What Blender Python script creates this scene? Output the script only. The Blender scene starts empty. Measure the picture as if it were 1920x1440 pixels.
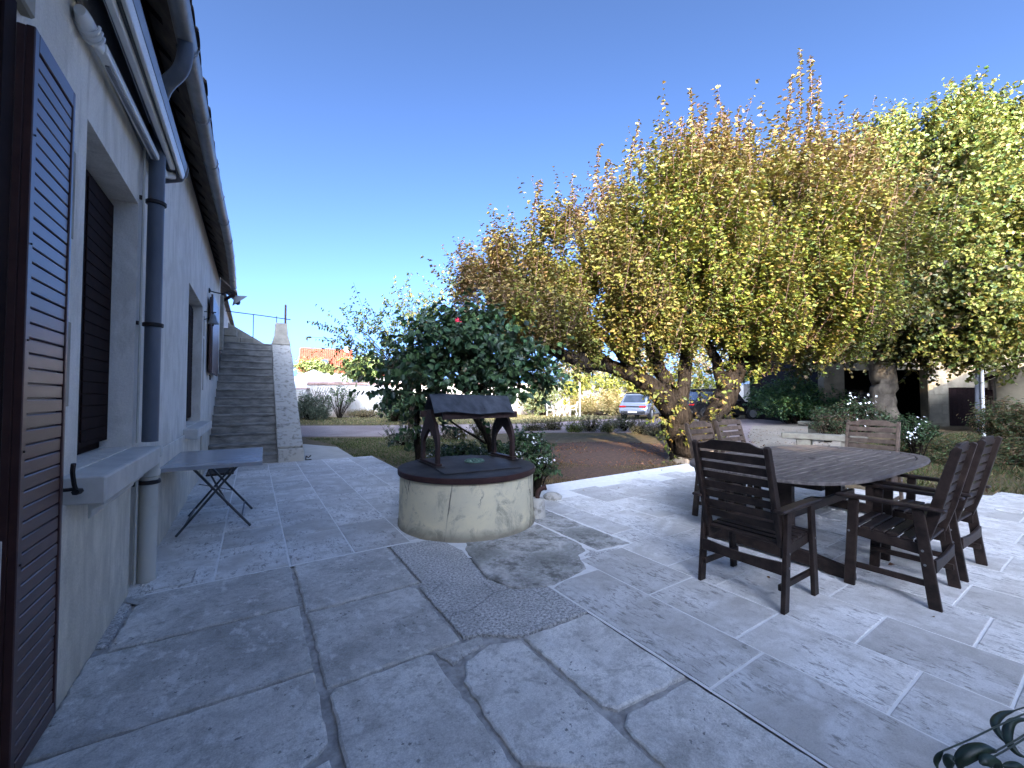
import bpy, bmesh, math, random
import numpy as np
from mathutils import Vector, Matrix
random.seed(7); rng = np.random.default_rng(7)
sc = bpy.context.scene
COL = sc.collection
PI = math.pi
# ------------------------------------------------------------------ camera
YAW = math.atan(486/755.); PITCH = math.atan(22/755.); EYE = 1.4
CY, SY = math.cos(YAW), math.sin(YAW)
cd = bpy.data.cameras.new('camera'); cam = bpy.data.objects.new('camera', cd); COL.objects.link(cam)
cd.sensor_width = 36; cd.lens = 755/1920*36; cd.clip_start = 0.02; cd.clip_end = 3000
cam.location = (0, 0, EYE)
cam.rotation_euler = (PI/2 + PITCH, 0, -YAW)
sc.camera = cam
# ------------------------------------------------------------------ sky and sun
SUN_EL = math.radians(18); SUN_TRAVEL = Vector((0.60, 0.80, 0)).normalized()
w = bpy.data.worlds.new('World'); sc.world = w; w.use_nodes = True
nt = w.node_tree; nt.nodes.clear()
out = nt.nodes.new('ShaderNodeOutputWorld'); bg = nt.nodes.new('ShaderNodeBackground'); sky = nt.nodes.new('ShaderNodeTexSky')
sky.sky_type = 'NISHITA'; sky.sun_disc = False; sky.sun_elevation = SUN_EL
sky.sun_rotation = math.atan2(-SUN_TRAVEL.x, -SUN_TRAVEL.y)
sky.air_density = 0.20; sky.dust_density = 4.4; sky.ozone_density = 4.2; sky.altitude = 200
bg.inputs['Strength'].default_value = 0.15
gm_ = nt.nodes.new('ShaderNodeGamma'); gm_.inputs[1].default_value = 1.32
nt.links.new(sky.outputs[0], gm_.inputs[0]); hs_ = nt.nodes.new('ShaderNodeHueSaturation'); hs_.inputs['Hue'].default_value = .491; hs_.inputs['Saturation'].default_value = .95
nt.links.new(gm_.outputs[0], hs_.inputs['Color']); nt.links.new(hs_.outputs[0], bg.inputs[0]); nt.links.new(bg.outputs[0], out.inputs[0])
sl = bpy.data.lights.new('sun', 'SUN'); sl.energy = 2.0; sl.angle = math.radians(0.5); sl.color = (1.0, 0.80, 0.56)
so = bpy.data.objects.new('sun', sl); COL.objects.link(so)
sd = Vector((SUN_TRAVEL.x*math.cos(SUN_EL), SUN_TRAVEL.y*math.cos(SUN_EL), -math.sin(SUN_EL)))
so.rotation_euler = sd.to_track_quat('-Z', 'Y').to_euler(); so.location = (-20, -10, 20)
vs = sc.view_settings; vs.view_transform = 'Standard'; vs.look = 'None'; vs.gamma = 1; vs.use_curve_mapping = False
vs.exposure = 2.95
sc.cycles.max_bounces = 6; sc.cycles.transparent_max_bounces = 8

# ------------------------------------------------------------------ helpers
def K(px, F, z=0.0):            # a point F metres ahead of the eye, at the bearing of column px
    a = (px-960)/755.0*F
    return Vector((a*CY+F*SY, -a*SY+F*CY, z))
def at(px, py, F):              # the same with the height seen at row py
    b = -(py-720)/755.0; cp, sp = math.cos(PITCH), math.sin(PITCH)
    yf = cp-b*sp; z = EYE+(sp+b*cp)/yf*F
    a = (px-960)/755.0/yf*F
    return Vector((a*CY+F*SY, -a*SY+F*CY, z))
RV = Vector((CY, -SY, 0)); FV = Vector((SY, CY, 0))   # garden axes: the far wall runs along RV

class MB:
    def __init__(s): s.v = []; s.f = []; s.t = None
    def add(s, vs_, fs):
        o = len(s.v); s.v += [tuple(p) for p in vs_]; s.f += [tuple(i+o for i in f) for f in fs]; return s
    def box(s, x0, x1, y0, y1, z0, z1):
        return s.add([(x0,y0,z0),(x1,y0,z0),(x1,y1,z0),(x0,y1,z0),(x0,y0,z1),(x1,y0,z1),(x1,y1,z1),(x0,y1,z1)],
                     [(0,3,2,1),(4,5,6,7),(0,1,5,4),(1,2,6,5),(2,3,7,6),(3,0,4,7)])
    def bar(s, a, b, w_, h_, up=(0,0,1)):      # box beam from a to b, w_ sideways, h_ along up
        a = Vector(a); b = Vector(b); d = (b-a).normalized(); u = Vector(up)
        r = d.cross(u)
        if r.length < 1e-4: r = d.cross(Vector((0,1,0)))
        r.normalize(); u = r.cross(d).normalized(); r *= w_/2; u *= h_/2
        vs_ = [a-r-u, a+r-u, a+r+u, a-r+u, b-r-u, b+r-u, b+r+u, b-r+u]
        return s.add(vs_, [(0,1,2,3),(7,6,5,4),(1,0,4,5),(2,1,5,6),(3,2,6,7),(0,3,7,4)])
    def prism(s, poly, axis, a0, a1):          # polygon in the two other axes, extruded a0..a1 along axis
        n = len(poly); idx = {'x':(1,2,0),'y':(0,2,1),'z':(0,1,2)}[axis]
        def mk(p, a):
            q = [0,0,0]; q[idx[0]] = p[0]; q[idx[1]] = p[1]; q[idx[2]] = a; return tuple(q)
        vs_ = [mk(p,a0) for p in poly]+[mk(p,a1) for p in poly]
        fs = [tuple(range(n))[::-1], tuple(range(n,2*n))]+[(i,(i+1)%n,(i+1)%n+n,i+n) for i in range(n)]
        return s.add(vs_, fs)
    def tube(s, pts, r, n=8, cap=True, jit=0.0):
        pts = [Vector(p) for p in pts]; m = len(pts)
        rs = r if isinstance(r, (list, tuple)) else [r]*m
        o = len(s.v); up = Vector((0.13,0.21,1)).normalized(); vs_ = []; fs = []
        for i,p in enumerate(pts):
            d = (pts[min(i+1,m-1)]-pts[max(i-1,0)])
            d = d.normalized() if d.length > 1e-9 else Vector((0,0,1))
            if i == 0:
                x = d.cross(up); 
                if x.length < .05: x = d.cross(Vector((1,0,0)))
            else: x = x - d*x.dot(d)
            x.normalize(); y = d.cross(x)
            for k in range(n):
                a = 2*PI*k/n; rr = rs[i]*(1+(random.uniform(-jit,jit) if jit else 0))
                vs_.append(p+x*math.cos(a)*rr+y*math.sin(a)*rr)
        for i in range(m-1):
            for k in range(n):
                fs.append((i*n+k, i*n+(k+1)%n, (i+1)*n+(k+1)%n, (i+1)*n+k))
        if cap: fs += [tuple(range(n))[::-1], tuple(range((m-1)*n, m*n))]
        return s.add(vs_, fs)
    def lathe(s, prof, c=(0,0), n=32, z0=0, jit=0.0):
        m = len(prof); vs_ = []; fs = []
        for (r,z) in prof:
            for k in range(n):
                a = 2*PI*k/n; rr = r*(1+(random.uniform(-jit,jit) if jit else 0))
                vs_.append((c[0]+rr*math.cos(a), c[1]+rr*math.sin(a), z+z0))
        for i in range(m-1):
            for k in range(n): fs.append((i*n+k, i*n+(k+1)%n, (i+1)*n+(k+1)%n, (i+1)*n+k))
        fs += [tuple(range(n))[::-1], tuple(range((m-1)*n, m*n))]
        return s.add(vs_, fs)
    def off(s, o):
        s.v = [(a+o[0], b+o[1], c+o[2]) for a,b,c in s.v]; return s
    def build(s, name, mat=None, parent=None, loc=(0,0,0), smooth=False, bevel=0.0, seg=1):
        me = bpy.data.meshes.new(name); me.from_pydata(s.v, [], s.f)
        if bevel:
            bm = bmesh.new(); bm.from_mesh(me)
            bmesh.ops.recalc_face_normals(bm, faces=bm.faces)
            es = [e for e in bm.edges if e.calc_face_angle(0) > 0.5]
            bmesh.ops.bevel(bm, geom=es, offset=bevel, segments=seg, affect='EDGES', profile=0.5, clamp_overlap=True)
            bm.to_mesh(me); bm.free()
        me.update()
        if smooth:
            me.shade_smooth() if hasattr(me,'shade_smooth') else None
            if smooth == 'auto':
                me.set_sharp_from_angle(angle=math.radians(35))
        o = bpy.data.objects.new(name, me); COL.objects.link(o); o.location = loc
        if mat: me.materials.append(mat)
        if parent: o.parent = parent
        return o

def empty(name, label, cat, loc=(0,0,0), rz=0, group=None):
    o = bpy.data.objects.new(name, None); COL.objects.link(o); o.empty_display_size = .1
    o.location = loc; o.rotation_euler = (0,0,rz); return tag(o, label, cat, group)
def tag(o, label=None, cat=None, group=None, kind=None):
    if label: o['label'] = label
    if cat: o['category'] = cat
    if group: o['group'] = group
    if kind: o['kind'] = kind
    return o
def dup(o, parent=None, loc=None, rz=None):
    c = o.copy(); COL.objects.link(c); c.parent = parent
    if loc is not None: c.location = loc
    if rz is not None: c.rotation_euler = (0,0,rz)
    for ch in list(o.children): dup(ch, c)
    return c
def smoothpath(pts, k=6):
    P = [np.array(p[:3], float) for p in pts]; P = [2*P[0]-P[1]]+P+[2*P[-1]-P[-2]]; o = []
    for i in range(1, len(P)-2):
        for j in range(k):
            t = j/k; a,b,c,d = P[i-1],P[i],P[i+1],P[i+2]
            o.append(0.5*((2*b)+(-a+c)*t+(2*a-5*b+4*c-d)*t*t+(-a+3*b-3*c+d)*t**3))
    o.append(P[-2]); return o
def interp(vals, k=6):
    o = []
    for a,b in zip(vals[:-1], vals[1:]): o += [a+(b-a)*j/k for j in range(k)]
    return o+[vals[-1]]

# ------------------------------------------------------------------ materials
def rgb(c): return (c[0],c[1],c[2],1)
class M_:
    def __init__(s, name):
        s.m = bpy.data.materials.new(name); s.m.use_nodes = True; s.n = s.m.node_tree.nodes; s.l = s.m.node_tree.links
        s.b = s.n['Principled BSDF']; s.tc = s.n.new('ShaderNodeTexCoord'); s.co = s.tc.outputs['Object']
        oi = s.n.new('ShaderNodeObjectInfo'); s.rnd = oi.outputs['Random']
    def map(s, scale=(1,1,1), rnd=False, rot=(0,0,0), src=None):
        mp = s.n.new('ShaderNodeMapping'); mp.inputs['Scale'].default_value = scale; mp.inputs['Rotation'].default_value = rot
        s.l.new(src or s.co, mp.inputs['Vector'])
        if rnd:
            m2 = s.n.new('ShaderNodeMath'); m2.operation = 'MULTIPLY'; m2.inputs[1].default_value = 37.0; s.l.new(s.rnd, m2.inputs[0])
            cb = s.n.new('ShaderNodeCombineXYZ'); s.l.new(m2.outputs[0], cb.inputs[0]); s.l.new(m2.outputs[0], cb.inputs[2])
            s.l.new(cb.outputs[0], mp.inputs['Location'])
        return mp.outputs[0]
    def noise(s, scale, vec=None, detail=6, rough=.6, dist=0):
        t = s.n.new('ShaderNodeTexNoise'); t.inputs['Scale'].default_value = scale; t.inputs['Detail'].default_value = detail
        t.inputs['Roughness'].default_value = rough; t.inputs['Distortion'].default_value = dist
        s.l.new(vec or s.co, t.inputs['Vector']); return t.outputs['Fac']
    def vor(s, scale, vec=None, feat='DISTANCE_TO_EDGE'):
        t = s.n.new('ShaderNodeTexVoronoi'); t.feature = feat; t.inputs['Scale'].default_value = scale
        s.l.new(vec or s.co, t.inputs['Vector']); return t.outputs['Distance']
    def ramp(s, fac, stops):
        r = s.n.new('ShaderNodeValToRGB'); e = r.color_ramp.elements
        while len(e) < len(stops): e.new(.5)
        for el,(p,c) in zip(e, stops):
            el.position = p; el.color = rgb(c) if isinstance(c,(tuple,list)) else (c,c,c,1)
        s.l.new(fac, r.inputs[0]); return r.outputs[0]
    def mix(s, fac, a, b, mode='MIX'):
        m = s.n.new('ShaderNodeMix'); m.data_type = 'RGBA'; m.blend_type = mode
        for k,v in ((0,fac),(6,a),(7,b)):
            if isinstance(v,(int,float)): m.inputs[k].default_value = v if k == 0 else (v,v,v,1)
            elif isinstance(v,(tuple,list)): m.inputs[k].default_value = rgb(v)
            else: s.l.new(v, m.inputs[k])
        return m.outputs[2]
    def math(s, op, a, b=0.0):
        m = s.n.new('ShaderNodeMath'); m.operation = op
        for k,v in ((0,a),(1,b)):
            if isinstance(v,(int,float)): m.inputs[k].default_value = v
            else: s.l.new(v, m.inputs[k])
        return m.outputs[0]
    def bump(s, h, strength=.3, dist=.01):
        b = s.n.new('ShaderNodeBump'); b.inputs['Strength'].default_value = strength; b.inputs['Distance'].default_value = dist
        s.l.new(h, b.inputs['Height']); s.l.new(b.outputs[0], s.b.inputs['Normal']); return s
    def col(s, c):
        if isinstance(c,(tuple,list)): s.b.inputs['Base Color'].default_value = rgb(c)
        else: s.l.new(c, s.b.inputs['Base Color'])
        return s
    def done(s, rough=.8, metal=0, spec=.4):
        s.b.inputs['Roughness'].default_value = rough; s.b.inputs['Metallic'].default_value = metal
        s.b.inputs['Specular IOR Level'].default_value = spec; return s.m

def simple(name, c1, c2, scale=8, rough=.7, bump=.2, stretch=(1,1,1), metal=0, spec=.25, rnd=True, bscale=40, lo=.35, hi=.65, var=0.0, bd=.004):
    m = M_(name); v = m.map(stretch, rnd)
    c = m.mix(m.ramp(m.noise(scale, v), [(lo,0),(hi,1)]), c1, c2)
    if var:
        k = m.ramp(m.rnd, [(0, 1-var),(1, 1+var*.6)]); c = m.mix(1.0, c, k, 'MULTIPLY')
    m.col(c); m.bump(m.noise(bscale, v, 5), bump, bd); return m.done(rough, metal, spec)

def mat_new_slab():
    m = M_('pale limestone'); v = m.map((1,1,1), True)
    base = m.mix(m.ramp(m.noise(2.6, v, 6, .6, .5), [(.40,0),(.60,1)]), (.58,.555,.51), (.80,.785,.75))
    base = m.mix(m.ramp(m.noise(6, v, 8, .72), [(.50,0),(.64,.55)]), base, (.45,.425,.385))
    base = m.mix(m.ramp(m.noise(26, v, 6, .75), [(.52,0),(.66,.45)]), base, (.42,.40,.365))
    base = m.mix(1.0, base, m.ramp(m.rnd, [(0,.78),(1,1.06)]), 'MULTIPLY')
    vs_ = m.map((9,3.2,9), True)
    pit = m.ramp(m.noise(4.0, vs_, 10, .75, .8), [(.53,0),(.585,1)])
    patch = m.ramp(m.noise(2.6, v, 3), [(.44,0),(.54,1)])
    pit = m.math('MULTIPLY', pit, patch)
    c = m.mix(m.math('MULTIPLY', pit, .78), base, (.22,.205,.185))
    fine = m.ramp(m.noise(160, v, 3), [(.35,.86),(.65,1.04)])
    c = m.mix(1.0, c, fine, 'MULTIPLY'); m.col(c)
    h = m.math('SUBTRACT', m.noise(30, v, 6), m.math('MULTIPLY', pit, .8)); m.bump(h, .35, .006)
    return m.done(.72, 0, .35)
def mat_old_slab():
    m = M_('worn grey flagstone'); v = m.map((1,1,1), True)
    c = m.mix(m.ramp(m.noise(2.4, v, 8, .68, .6), [(.38,0),(.60,1)]), (.52,.50,.46), (.80,.775,.72))
    c = m.mix(m.ramp(m.noise(9, v, 9, .78), [(.50,0),(.62,.6)]), c, (.36,.345,.31))
    c = m.mix(m.ramp(m.noise(38, v, 6, .8), [(.50,0),(.66,.55)]), c, (.32,.305,.28))
    c = m.mix(1.0, c, m.ramp(m.rnd, [(0,.74),(.5,.94),(1,1.12)]), 'MULTIPLY')
    lich = m.ramp(m.vor(3.4, m.map((1,1,1), True), 'F1'), [(.0,1),(.075,1),(.1,0)])
    lich = m.math('MULTIPLY', lich, m.ramp(m.noise(3, v, 2), [(.5,0),(.6,1)]))
    c = m.mix(m.math('MULTIPLY', lich, .6), c, (.60,.60,.56))
    spot = m.ramp(m.noise(34, v, 3), [(.63,0),(.67,1)])
    spot = m.math('MULTIPLY', spot, m.ramp(m.noise(4, v, 2), [(.45,0),(.6,1)]))
    c = m.mix(m.math('MULTIPLY', spot, .7), c, (.09,.088,.085))
    crack = m.ramp(m.vor(1.3, m.mix(.12, v, m.noise(5, v, 5))), [(.0,1),(.006,1),(.012,0)])
    crack = m.math('MULTIPLY', crack, m.ramp(m.noise(1.7, v, 2), [(.56,0),(.6,1)]))
    c = m.mix(m.ramp(m.noise(5.5, m.map((1,1,1), True), 10, .78, 1.2), [(.34,.7),(.44,0)]), c, (.29,.28,.255))
    c = m.mix(m.ramp(m.noise(8, m.map((1.7,1.1,1), True), 8, .7), [(.56,0),(.63,.65)]), c, (.76,.75,.71))
    c = m.mix(1.0, c, m.ramp(m.noise(140, v, 3, .8), [(.3,.74),(.7,1.14)]), 'MULTIPLY'); m.col(c)
    h = m.math('SUBTRACT', m.noise(14, v, 9, .7), m.math('MULTIPLY', spot, .6))
    m.bump(h, .55, .012); return m.done(.78, 0, .35)
def mat_rough_concrete():
    m = M_('coarse patched concrete')
    c = m.mix(m.ramp(m.noise(55, None, 5, .85), [(.40,0),(.60,1)]), (.20,.195,.185), (.80,.78,.74))
    c = m.mix(m.ramp(m.noise(2.5, None, 5), [(.4,0),(.7,.5)]), c, (.24,.235,.225))
    cr = m.ramp(m.vor(2.0, m.mix(.10, m.co, m.noise(6, None, 5))), [(0,1),(.006,1),(.013,0)])
    cr = m.math('MULTIPLY', cr, m.ramp(m.noise(1.5, None, 2), [(.45,0),(.55,1)]))
    c = m.mix(m.math('MULTIPLY', cr, .35), c, (.12,.12,.12)); m.col(c)
    m.bump(m.math('SUBTRACT', m.noise(70, None, 4, .8), cr), .7, .008); return m.done(.9, 0, .3)
def mat_stained_slab():
    m = M_('stained grey flagstone')
    c = m.mix(m.ramp(m.noise(4.5, None, 10, .75), [(.40,0),(.58,1)]), (.17,.165,.145), (.62,.60,.56))
    c = m.mix(m.ramp(m.noise(2.2, None, 3), [(.5,0),(.6,.6)]), c, (.12,.125,.10))
    c = m.mix(m.ramp(m.vor(5, None, 'F1'), [(.06,.7),(.09,0)]), c, (.55,.54,.50)); m.col(c)
    m.bump(m.noise(25, None, 8, .7), .5, .01); return m.done(.82, 0, .3)
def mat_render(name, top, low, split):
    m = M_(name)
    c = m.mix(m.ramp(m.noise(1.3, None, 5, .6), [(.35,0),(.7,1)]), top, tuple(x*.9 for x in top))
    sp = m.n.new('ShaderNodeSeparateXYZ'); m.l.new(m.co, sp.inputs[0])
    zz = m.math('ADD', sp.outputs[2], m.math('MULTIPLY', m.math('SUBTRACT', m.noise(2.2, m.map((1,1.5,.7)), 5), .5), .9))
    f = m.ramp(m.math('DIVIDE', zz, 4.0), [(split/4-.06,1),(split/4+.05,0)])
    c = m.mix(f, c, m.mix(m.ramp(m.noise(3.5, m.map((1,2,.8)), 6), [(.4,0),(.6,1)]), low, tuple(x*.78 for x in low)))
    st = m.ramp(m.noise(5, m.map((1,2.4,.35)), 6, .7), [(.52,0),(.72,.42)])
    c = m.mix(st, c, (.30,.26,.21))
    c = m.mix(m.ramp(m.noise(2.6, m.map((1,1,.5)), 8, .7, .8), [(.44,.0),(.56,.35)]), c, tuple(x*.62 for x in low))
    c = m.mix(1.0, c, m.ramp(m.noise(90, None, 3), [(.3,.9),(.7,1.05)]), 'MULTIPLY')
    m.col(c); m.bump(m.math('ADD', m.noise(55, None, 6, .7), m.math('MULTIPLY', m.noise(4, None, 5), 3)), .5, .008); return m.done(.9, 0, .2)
def mat_leaf(name, transl=.35, rough=.5):
    m = M_(name); at_ = m.n.new('ShaderNodeAttribute'); at_.attribute_name = 'tone'
    c = at_.outputs['Color']; m.col(c); m.b.inputs['Roughness'].default_value = rough; m.b.inputs['Specular IOR Level'].default_value = .2
    tr = m.n.new('ShaderNodeBsdfTranslucent'); cc = m.mix(1.0, c, (1.15,1.02,.5), 'MULTIPLY'); m.l.new(cc, tr.inputs[0])
    mx = m.n.new('ShaderNodeMixShader'); mx.inputs[0].default_value = transl
    m.l.new(m.b.outputs[0], mx.inputs[1]); m.l.new(tr.outputs[0], mx.inputs[2])
    m.l.new(mx.outputs[0], m.n['Material Output'].inputs['Surface']); return m.m
def mat_ground():
    m = M_('dry garden soil and grass')
    c = m.mix(m.ramp(m.noise(.5, None, 6), [(.4,0),(.62,1)]), (.17,.125,.07), (.115,.11,.05))
    c = m.mix(m.ramp(m.noise(5, None, 8, .75), [(.4,0),(.62,1)]), c, (.24,.18,.105))
    c = m.mix(m.ramp(m.noise(40, None, 5), [(.45,0),(.6,.6)]), c, (.06,.045,.03)); m.col(c)
    m.bump(m.noise(20, None, 9, .75), .9, .04); return m.done(.95, 0, .1)
def mat_gravel(name, a, b):
    m = M_(name)
    c = m.mix(m.ramp(m.noise(.8, m.map((1,1,1)), 5), [(.4,0),(.65,1)]), a, b)
    c = m.mix(1.0, c, m.ramp(m.vor(60, None, 'F1'), [(0,1.2),(.6,.7)]), 'MULTIPLY')
    c = m.mix(m.ramp(m.noise(9, None, 6), [(.6,0),(.7,.6)]), c, (.16,.12,.08)); m.col(c)
    m.bump(m.vor(60, None, 'F1'), .6, .01); return m.done(.95, 0, .15)
def mat_well():
    m = M_('weathered cream render')
    c = m.mix(m.ramp(m.noise(2.4, None, 6), [(.35,0),(.65,1)]), (.80,.71,.48), (.66,.60,.43))
    sp = m.n.new('ShaderNodeSeparateXYZ'); m.l.new(m.co, sp.inputs[0])
    grime = m.ramp(m.noise(4.5, m.map((1,1,.8)), 9, .78, .7), [(.50,0),(.64,1)])
    c = m.mix(m.math('MULTIPLY', grime, .7), c, (.22,.21,.16))
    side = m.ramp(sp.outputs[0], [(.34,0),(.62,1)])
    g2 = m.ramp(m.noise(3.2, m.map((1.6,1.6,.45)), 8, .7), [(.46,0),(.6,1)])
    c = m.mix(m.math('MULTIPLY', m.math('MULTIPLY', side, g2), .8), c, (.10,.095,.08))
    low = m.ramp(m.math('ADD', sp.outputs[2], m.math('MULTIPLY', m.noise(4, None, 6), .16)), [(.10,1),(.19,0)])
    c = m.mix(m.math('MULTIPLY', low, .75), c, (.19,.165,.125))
    cr = m.ramp(m.vor(1.7, m.mix(.16, m.map((1,1,.7)), m.noise(5, None, 6))), [(0,1),(.005,1),(.011,0)])
    cr = m.math('MULTIPLY', cr, m.ramp(m.noise(1.9, None, 2), [(.44,0),(.54,1)]))
    c = m.mix(m.math('MULTIPLY', cr, .8), c, (.08,.07,.06)); m.col(c)
    m.bump(m.math('SUBTRACT', m.noise(40, None, 7, .7), cr), .45, .006); return m.done(.88, 0, .2)

MT = dict(
 slab=mat_new_slab(), old=mat_old_slab(), conc=mat_rough_concrete(), stained=mat_stained_slab(),
 grout=simple('white grout', (.70,.69,.66), (.80,.79,.76), 12, .85, .2, rnd=False),
 oldjoint=simple('old mortar joint', (.26,.25,.235), (.50,.48,.45), 18, .95, .6, rnd=False, bscale=60),
 ground=mat_ground(), drive=mat_gravel('pinkish gravel drive', (.34,.27,.25), (.42,.35,.32)),
 gravel=mat_gravel('beige gravel', (.36,.31,.24), (.44,.39,.31)),
 path=simple('beige concrete path', (.42,.39,.33), (.50,.47,.41), 3, .9, .3, rnd=False),
 mulch=simple('reddish bark mulch', (.135,.075,.045), (.06,.038,.024), 14, .95, .9, rnd=False, bscale=45),
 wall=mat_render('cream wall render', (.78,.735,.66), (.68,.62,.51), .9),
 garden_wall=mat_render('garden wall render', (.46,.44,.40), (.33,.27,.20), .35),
 stone=simple('pale cut stone', (.25,.23,.185), (.37,.34,.28), 5, .9, .6, bscale=30, var=.12),
 darkstone=simple('blackened step stone', (.15,.147,.135), (.33,.32,.29), 4, .9, .6, bscale=25, var=.2, stretch=(1,1,2.5)),
 lichen=simple('pitted lichen stone', (.19,.18,.155), (.47,.45,.40), 11, .9, .9, bscale=30, var=.1, lo=.30, hi=.50),
 coping=simple('terracotta coping', (.22,.13,.10), (.32,.22,.18), 9, .85, .4, var=.25),
 redtile=simple('orange roof tile', (.21,.042,.020), (.15,.030,.016), 3, .8, .4, var=.2),
 oldtile=simple('dark old roof tile', (.07,.055,.045), (.15,.12,.095), 6, .9, .5, var=.3),
 zinc=simple('weathered zinc', (.17,.18,.19), (.25,.26,.27), 5, .5, .15, metal=.6),
 pipepaint=simple('blue grey pipe paint', (.085,.10,.125), (.14,.155,.18), 4, .5, .15, stretch=(1,1,.3)),
 pipelow=simple('cream chipped pipe', (.40,.385,.33), (.50,.48,.42), 5, .6, .3, lo=.3, hi=.5),
 brown=simple('dark brown shutter paint', (.052,.022,.020), (.075,.033,.028), 12, .38, .1, spec=.5, stretch=(1,.3,1), var=.12),
 darkbrown=simple('very dark brown wood', (.014,.008,.008), (.022,.012,.011), 12, .85, .1, spec=.08),
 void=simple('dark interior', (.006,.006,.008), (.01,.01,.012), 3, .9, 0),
 sill=simple('smooth concrete sill', (.46,.44,.40), (.56,.54,.49), 6, .85, .25),
 white=simple('white aluminium', (.62,.62,.60), (.72,.72,.70), 3, .35, .03, rnd=False),
 greymetal=simple('grey metal box', (.17,.17,.18), (.23,.23,.24), 5, .45, .05, metal=.3),
 canvas=simple('grey awning canvas', (.16,.17,.20), (.22,.23,.26), 3, .9, .2),
 iron=simple('black wrought iron', (.012,.012,.013), (.04,.03,.027), 9, .55, .4),
 lidbrown=simple('maroon painted iron', (.036,.018,.017), (.058,.030,.027), 6, .6, .3, spec=.15),
 archiron=simple('very dark rusty iron', (.020,.013,.012), (.040,.022,.020), 9, .6, .4),
 benchstone=simple('weathered bench stone', (.12,.11,.085), (.21,.195,.155), 5, .9, .6, bscale=30),
 lidblack=simple('dark slate metal', (.022,.021,.022), (.055,.053,.054), 4, .65, .5, spec=.15),
 roofsheet=simple('dark blue grey sheet', (.022,.026,.034), (.062,.070,.085), 5, .5, .3, spec=.2, stretch=(2,1,1)),
 tabletop=simple('brushed grey metal top', (.36,.375,.40), (.42,.435,.46), 3, .24, .03, metal=.4, spec=.5),
 tableleg=simple('grey metal legs', (.06,.065,.07), (.10,.105,.11), 8, .4, .1, metal=.5),
 wood=simple('dark stained hardwood', (.012,.0075,.0065), (.036,.024,.019), 5, .5, .35, stretch=(3,3,3), bscale=50, var=.2),
 woodtop=simple('grey weathered table wood', (.055,.046,.043), (.125,.110,.102), 5, .6, .15, stretch=(1.2,9,3), bscale=40, var=.16),
 chairwood=simple('weathered brown chair wood', (.045,.030,.022), (.10,.072,.052), 5, .6, .35, stretch=(3,3,3), var=.2),
 bark=simple('dark bark', (.010,.008,.006), (.034,.026,.019), 10, .95, 1.0, spec=.05, stretch=(2,2,.6), bscale=14, bd=.05),
 palebark=simple('pale trunk foot bark', (.30,.24,.17), (.16,.12,.085), 7, .95, 1.0, stretch=(3,3,.4), bscale=22),
 planebark=simple('grey brown plane bark', (.035,.030,.024), (.085,.072,.055), 4, .9, .8, spec=.05, stretch=(1,1,.5), bscale=9, bd=.035),
 twig=simple('reddish twig', (.10,.055,.045), (.16,.09,.07), 10, .8, .2),
 leaf=mat_leaf('leaf', .27), waxleaf=mat_leaf('waxy leaf', .2, .36), grass=mat_leaf('grass blade', .3, .7),
 petal=simple('white petal', (.62,.62,.62), (.72,.72,.70), 5, .6, 0),
 redpetal=simple('red petal', (.65,.02,.06), (.75,.05,.10), 5, .5, 0),
 whitepaint=simple('old white paint', (.46,.45,.42), (.60,.59,.56), 9, .5, .1),
 silver=simple('silver car paint', (.36,.39,.43), (.38,.41,.45), 2, .25, 0, metal=.6, rnd=False),
 black=simple('black car paint', (.008,.008,.009), (.012,.012,.013), 2, .15, 0, rnd=False),
 glass=simple('dark car glass', (.03,.04,.05), (.05,.06,.08), 2, .06, 0, rnd=False, spec=.8),
 rubber=simple('tyre rubber', (.015,.015,.015), (.025,.025,.025), 9, .8, .1),
 rim=simple('alloy rim', (.45,.45,.46), (.5,.5,.5), 3, .3, 0, metal=.8),
 redlamp=simple('red lamp lens', (.35,.01,.01), (.4,.02,.02), 3, .2, 0),
 plastic=simple('black plastic', (.02,.02,.02), (.03,.03,.03), 9, .6, .1),
 tent=simple('pale canvas', (.40,.385,.37), (.48,.465,.45), 2, .8, .1),
 paleshed=simple('pale blue panel', (.50,.55,.60), (.55,.60,.64), 2, .7, .05),
 barn=simple('dark beige barn plaster', (.17,.145,.10), (.25,.215,.15), 2.5, .9, .5, bscale=25),  # one even dark beige plaster colour
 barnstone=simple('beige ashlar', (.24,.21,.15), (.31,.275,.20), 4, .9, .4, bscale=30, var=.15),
 mat=simple('coir mat', (.03,.022,.018), (.06,.045,.035), 30, .95, .8),
 wellrender=mat_well(), verdigris=simple('verdigris metal', (.05,.11,.09), (.11,.16,.13), 30, .6, .5),
 rust=simple('rusty iron', (.09,.04,.03), (.05,.03,.025), 12, .8, .5),
)

# ------------------------------------------------------------------ setting: ground sheets
gm = MB(); N = 60
def gh(x,y): return 0.0
xs = np.concatenate([np.linspace(-400,-40,6), np.linspace(-30,60,46), np.linspace(80,500,6)])
ys = np.concatenate([np.linspace(-300,-30,5), np.linspace(-20,60,41), np.linspace(80,600,6)])
vsv = [(float(x), float(y), -0.03) for y in ys for x in xs]; nx = len(xs)
gm.add(vsv, [(j*nx+i, j*nx+i+1, (j+1)*nx+i+1, (j+1)*nx+i) for j in range(len(ys)-1) for i in range(nx-1)])
tag(gm.build('ground', MT['ground']), kind='structure')
def sheet(name, pts, z, mat):
    m = MB(); m.add([(p[0],p[1],z) for p in pts]+[(p[0],p[1],z-.06) for p in pts],
        [tuple(range(len(pts)))]+[(i, i+len(pts), (i+1)%len(pts)+len(pts), (i+1)%len(pts)) for i in range(len(pts))])
    return tag(m.build(name, mat), kind='structure')
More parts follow.
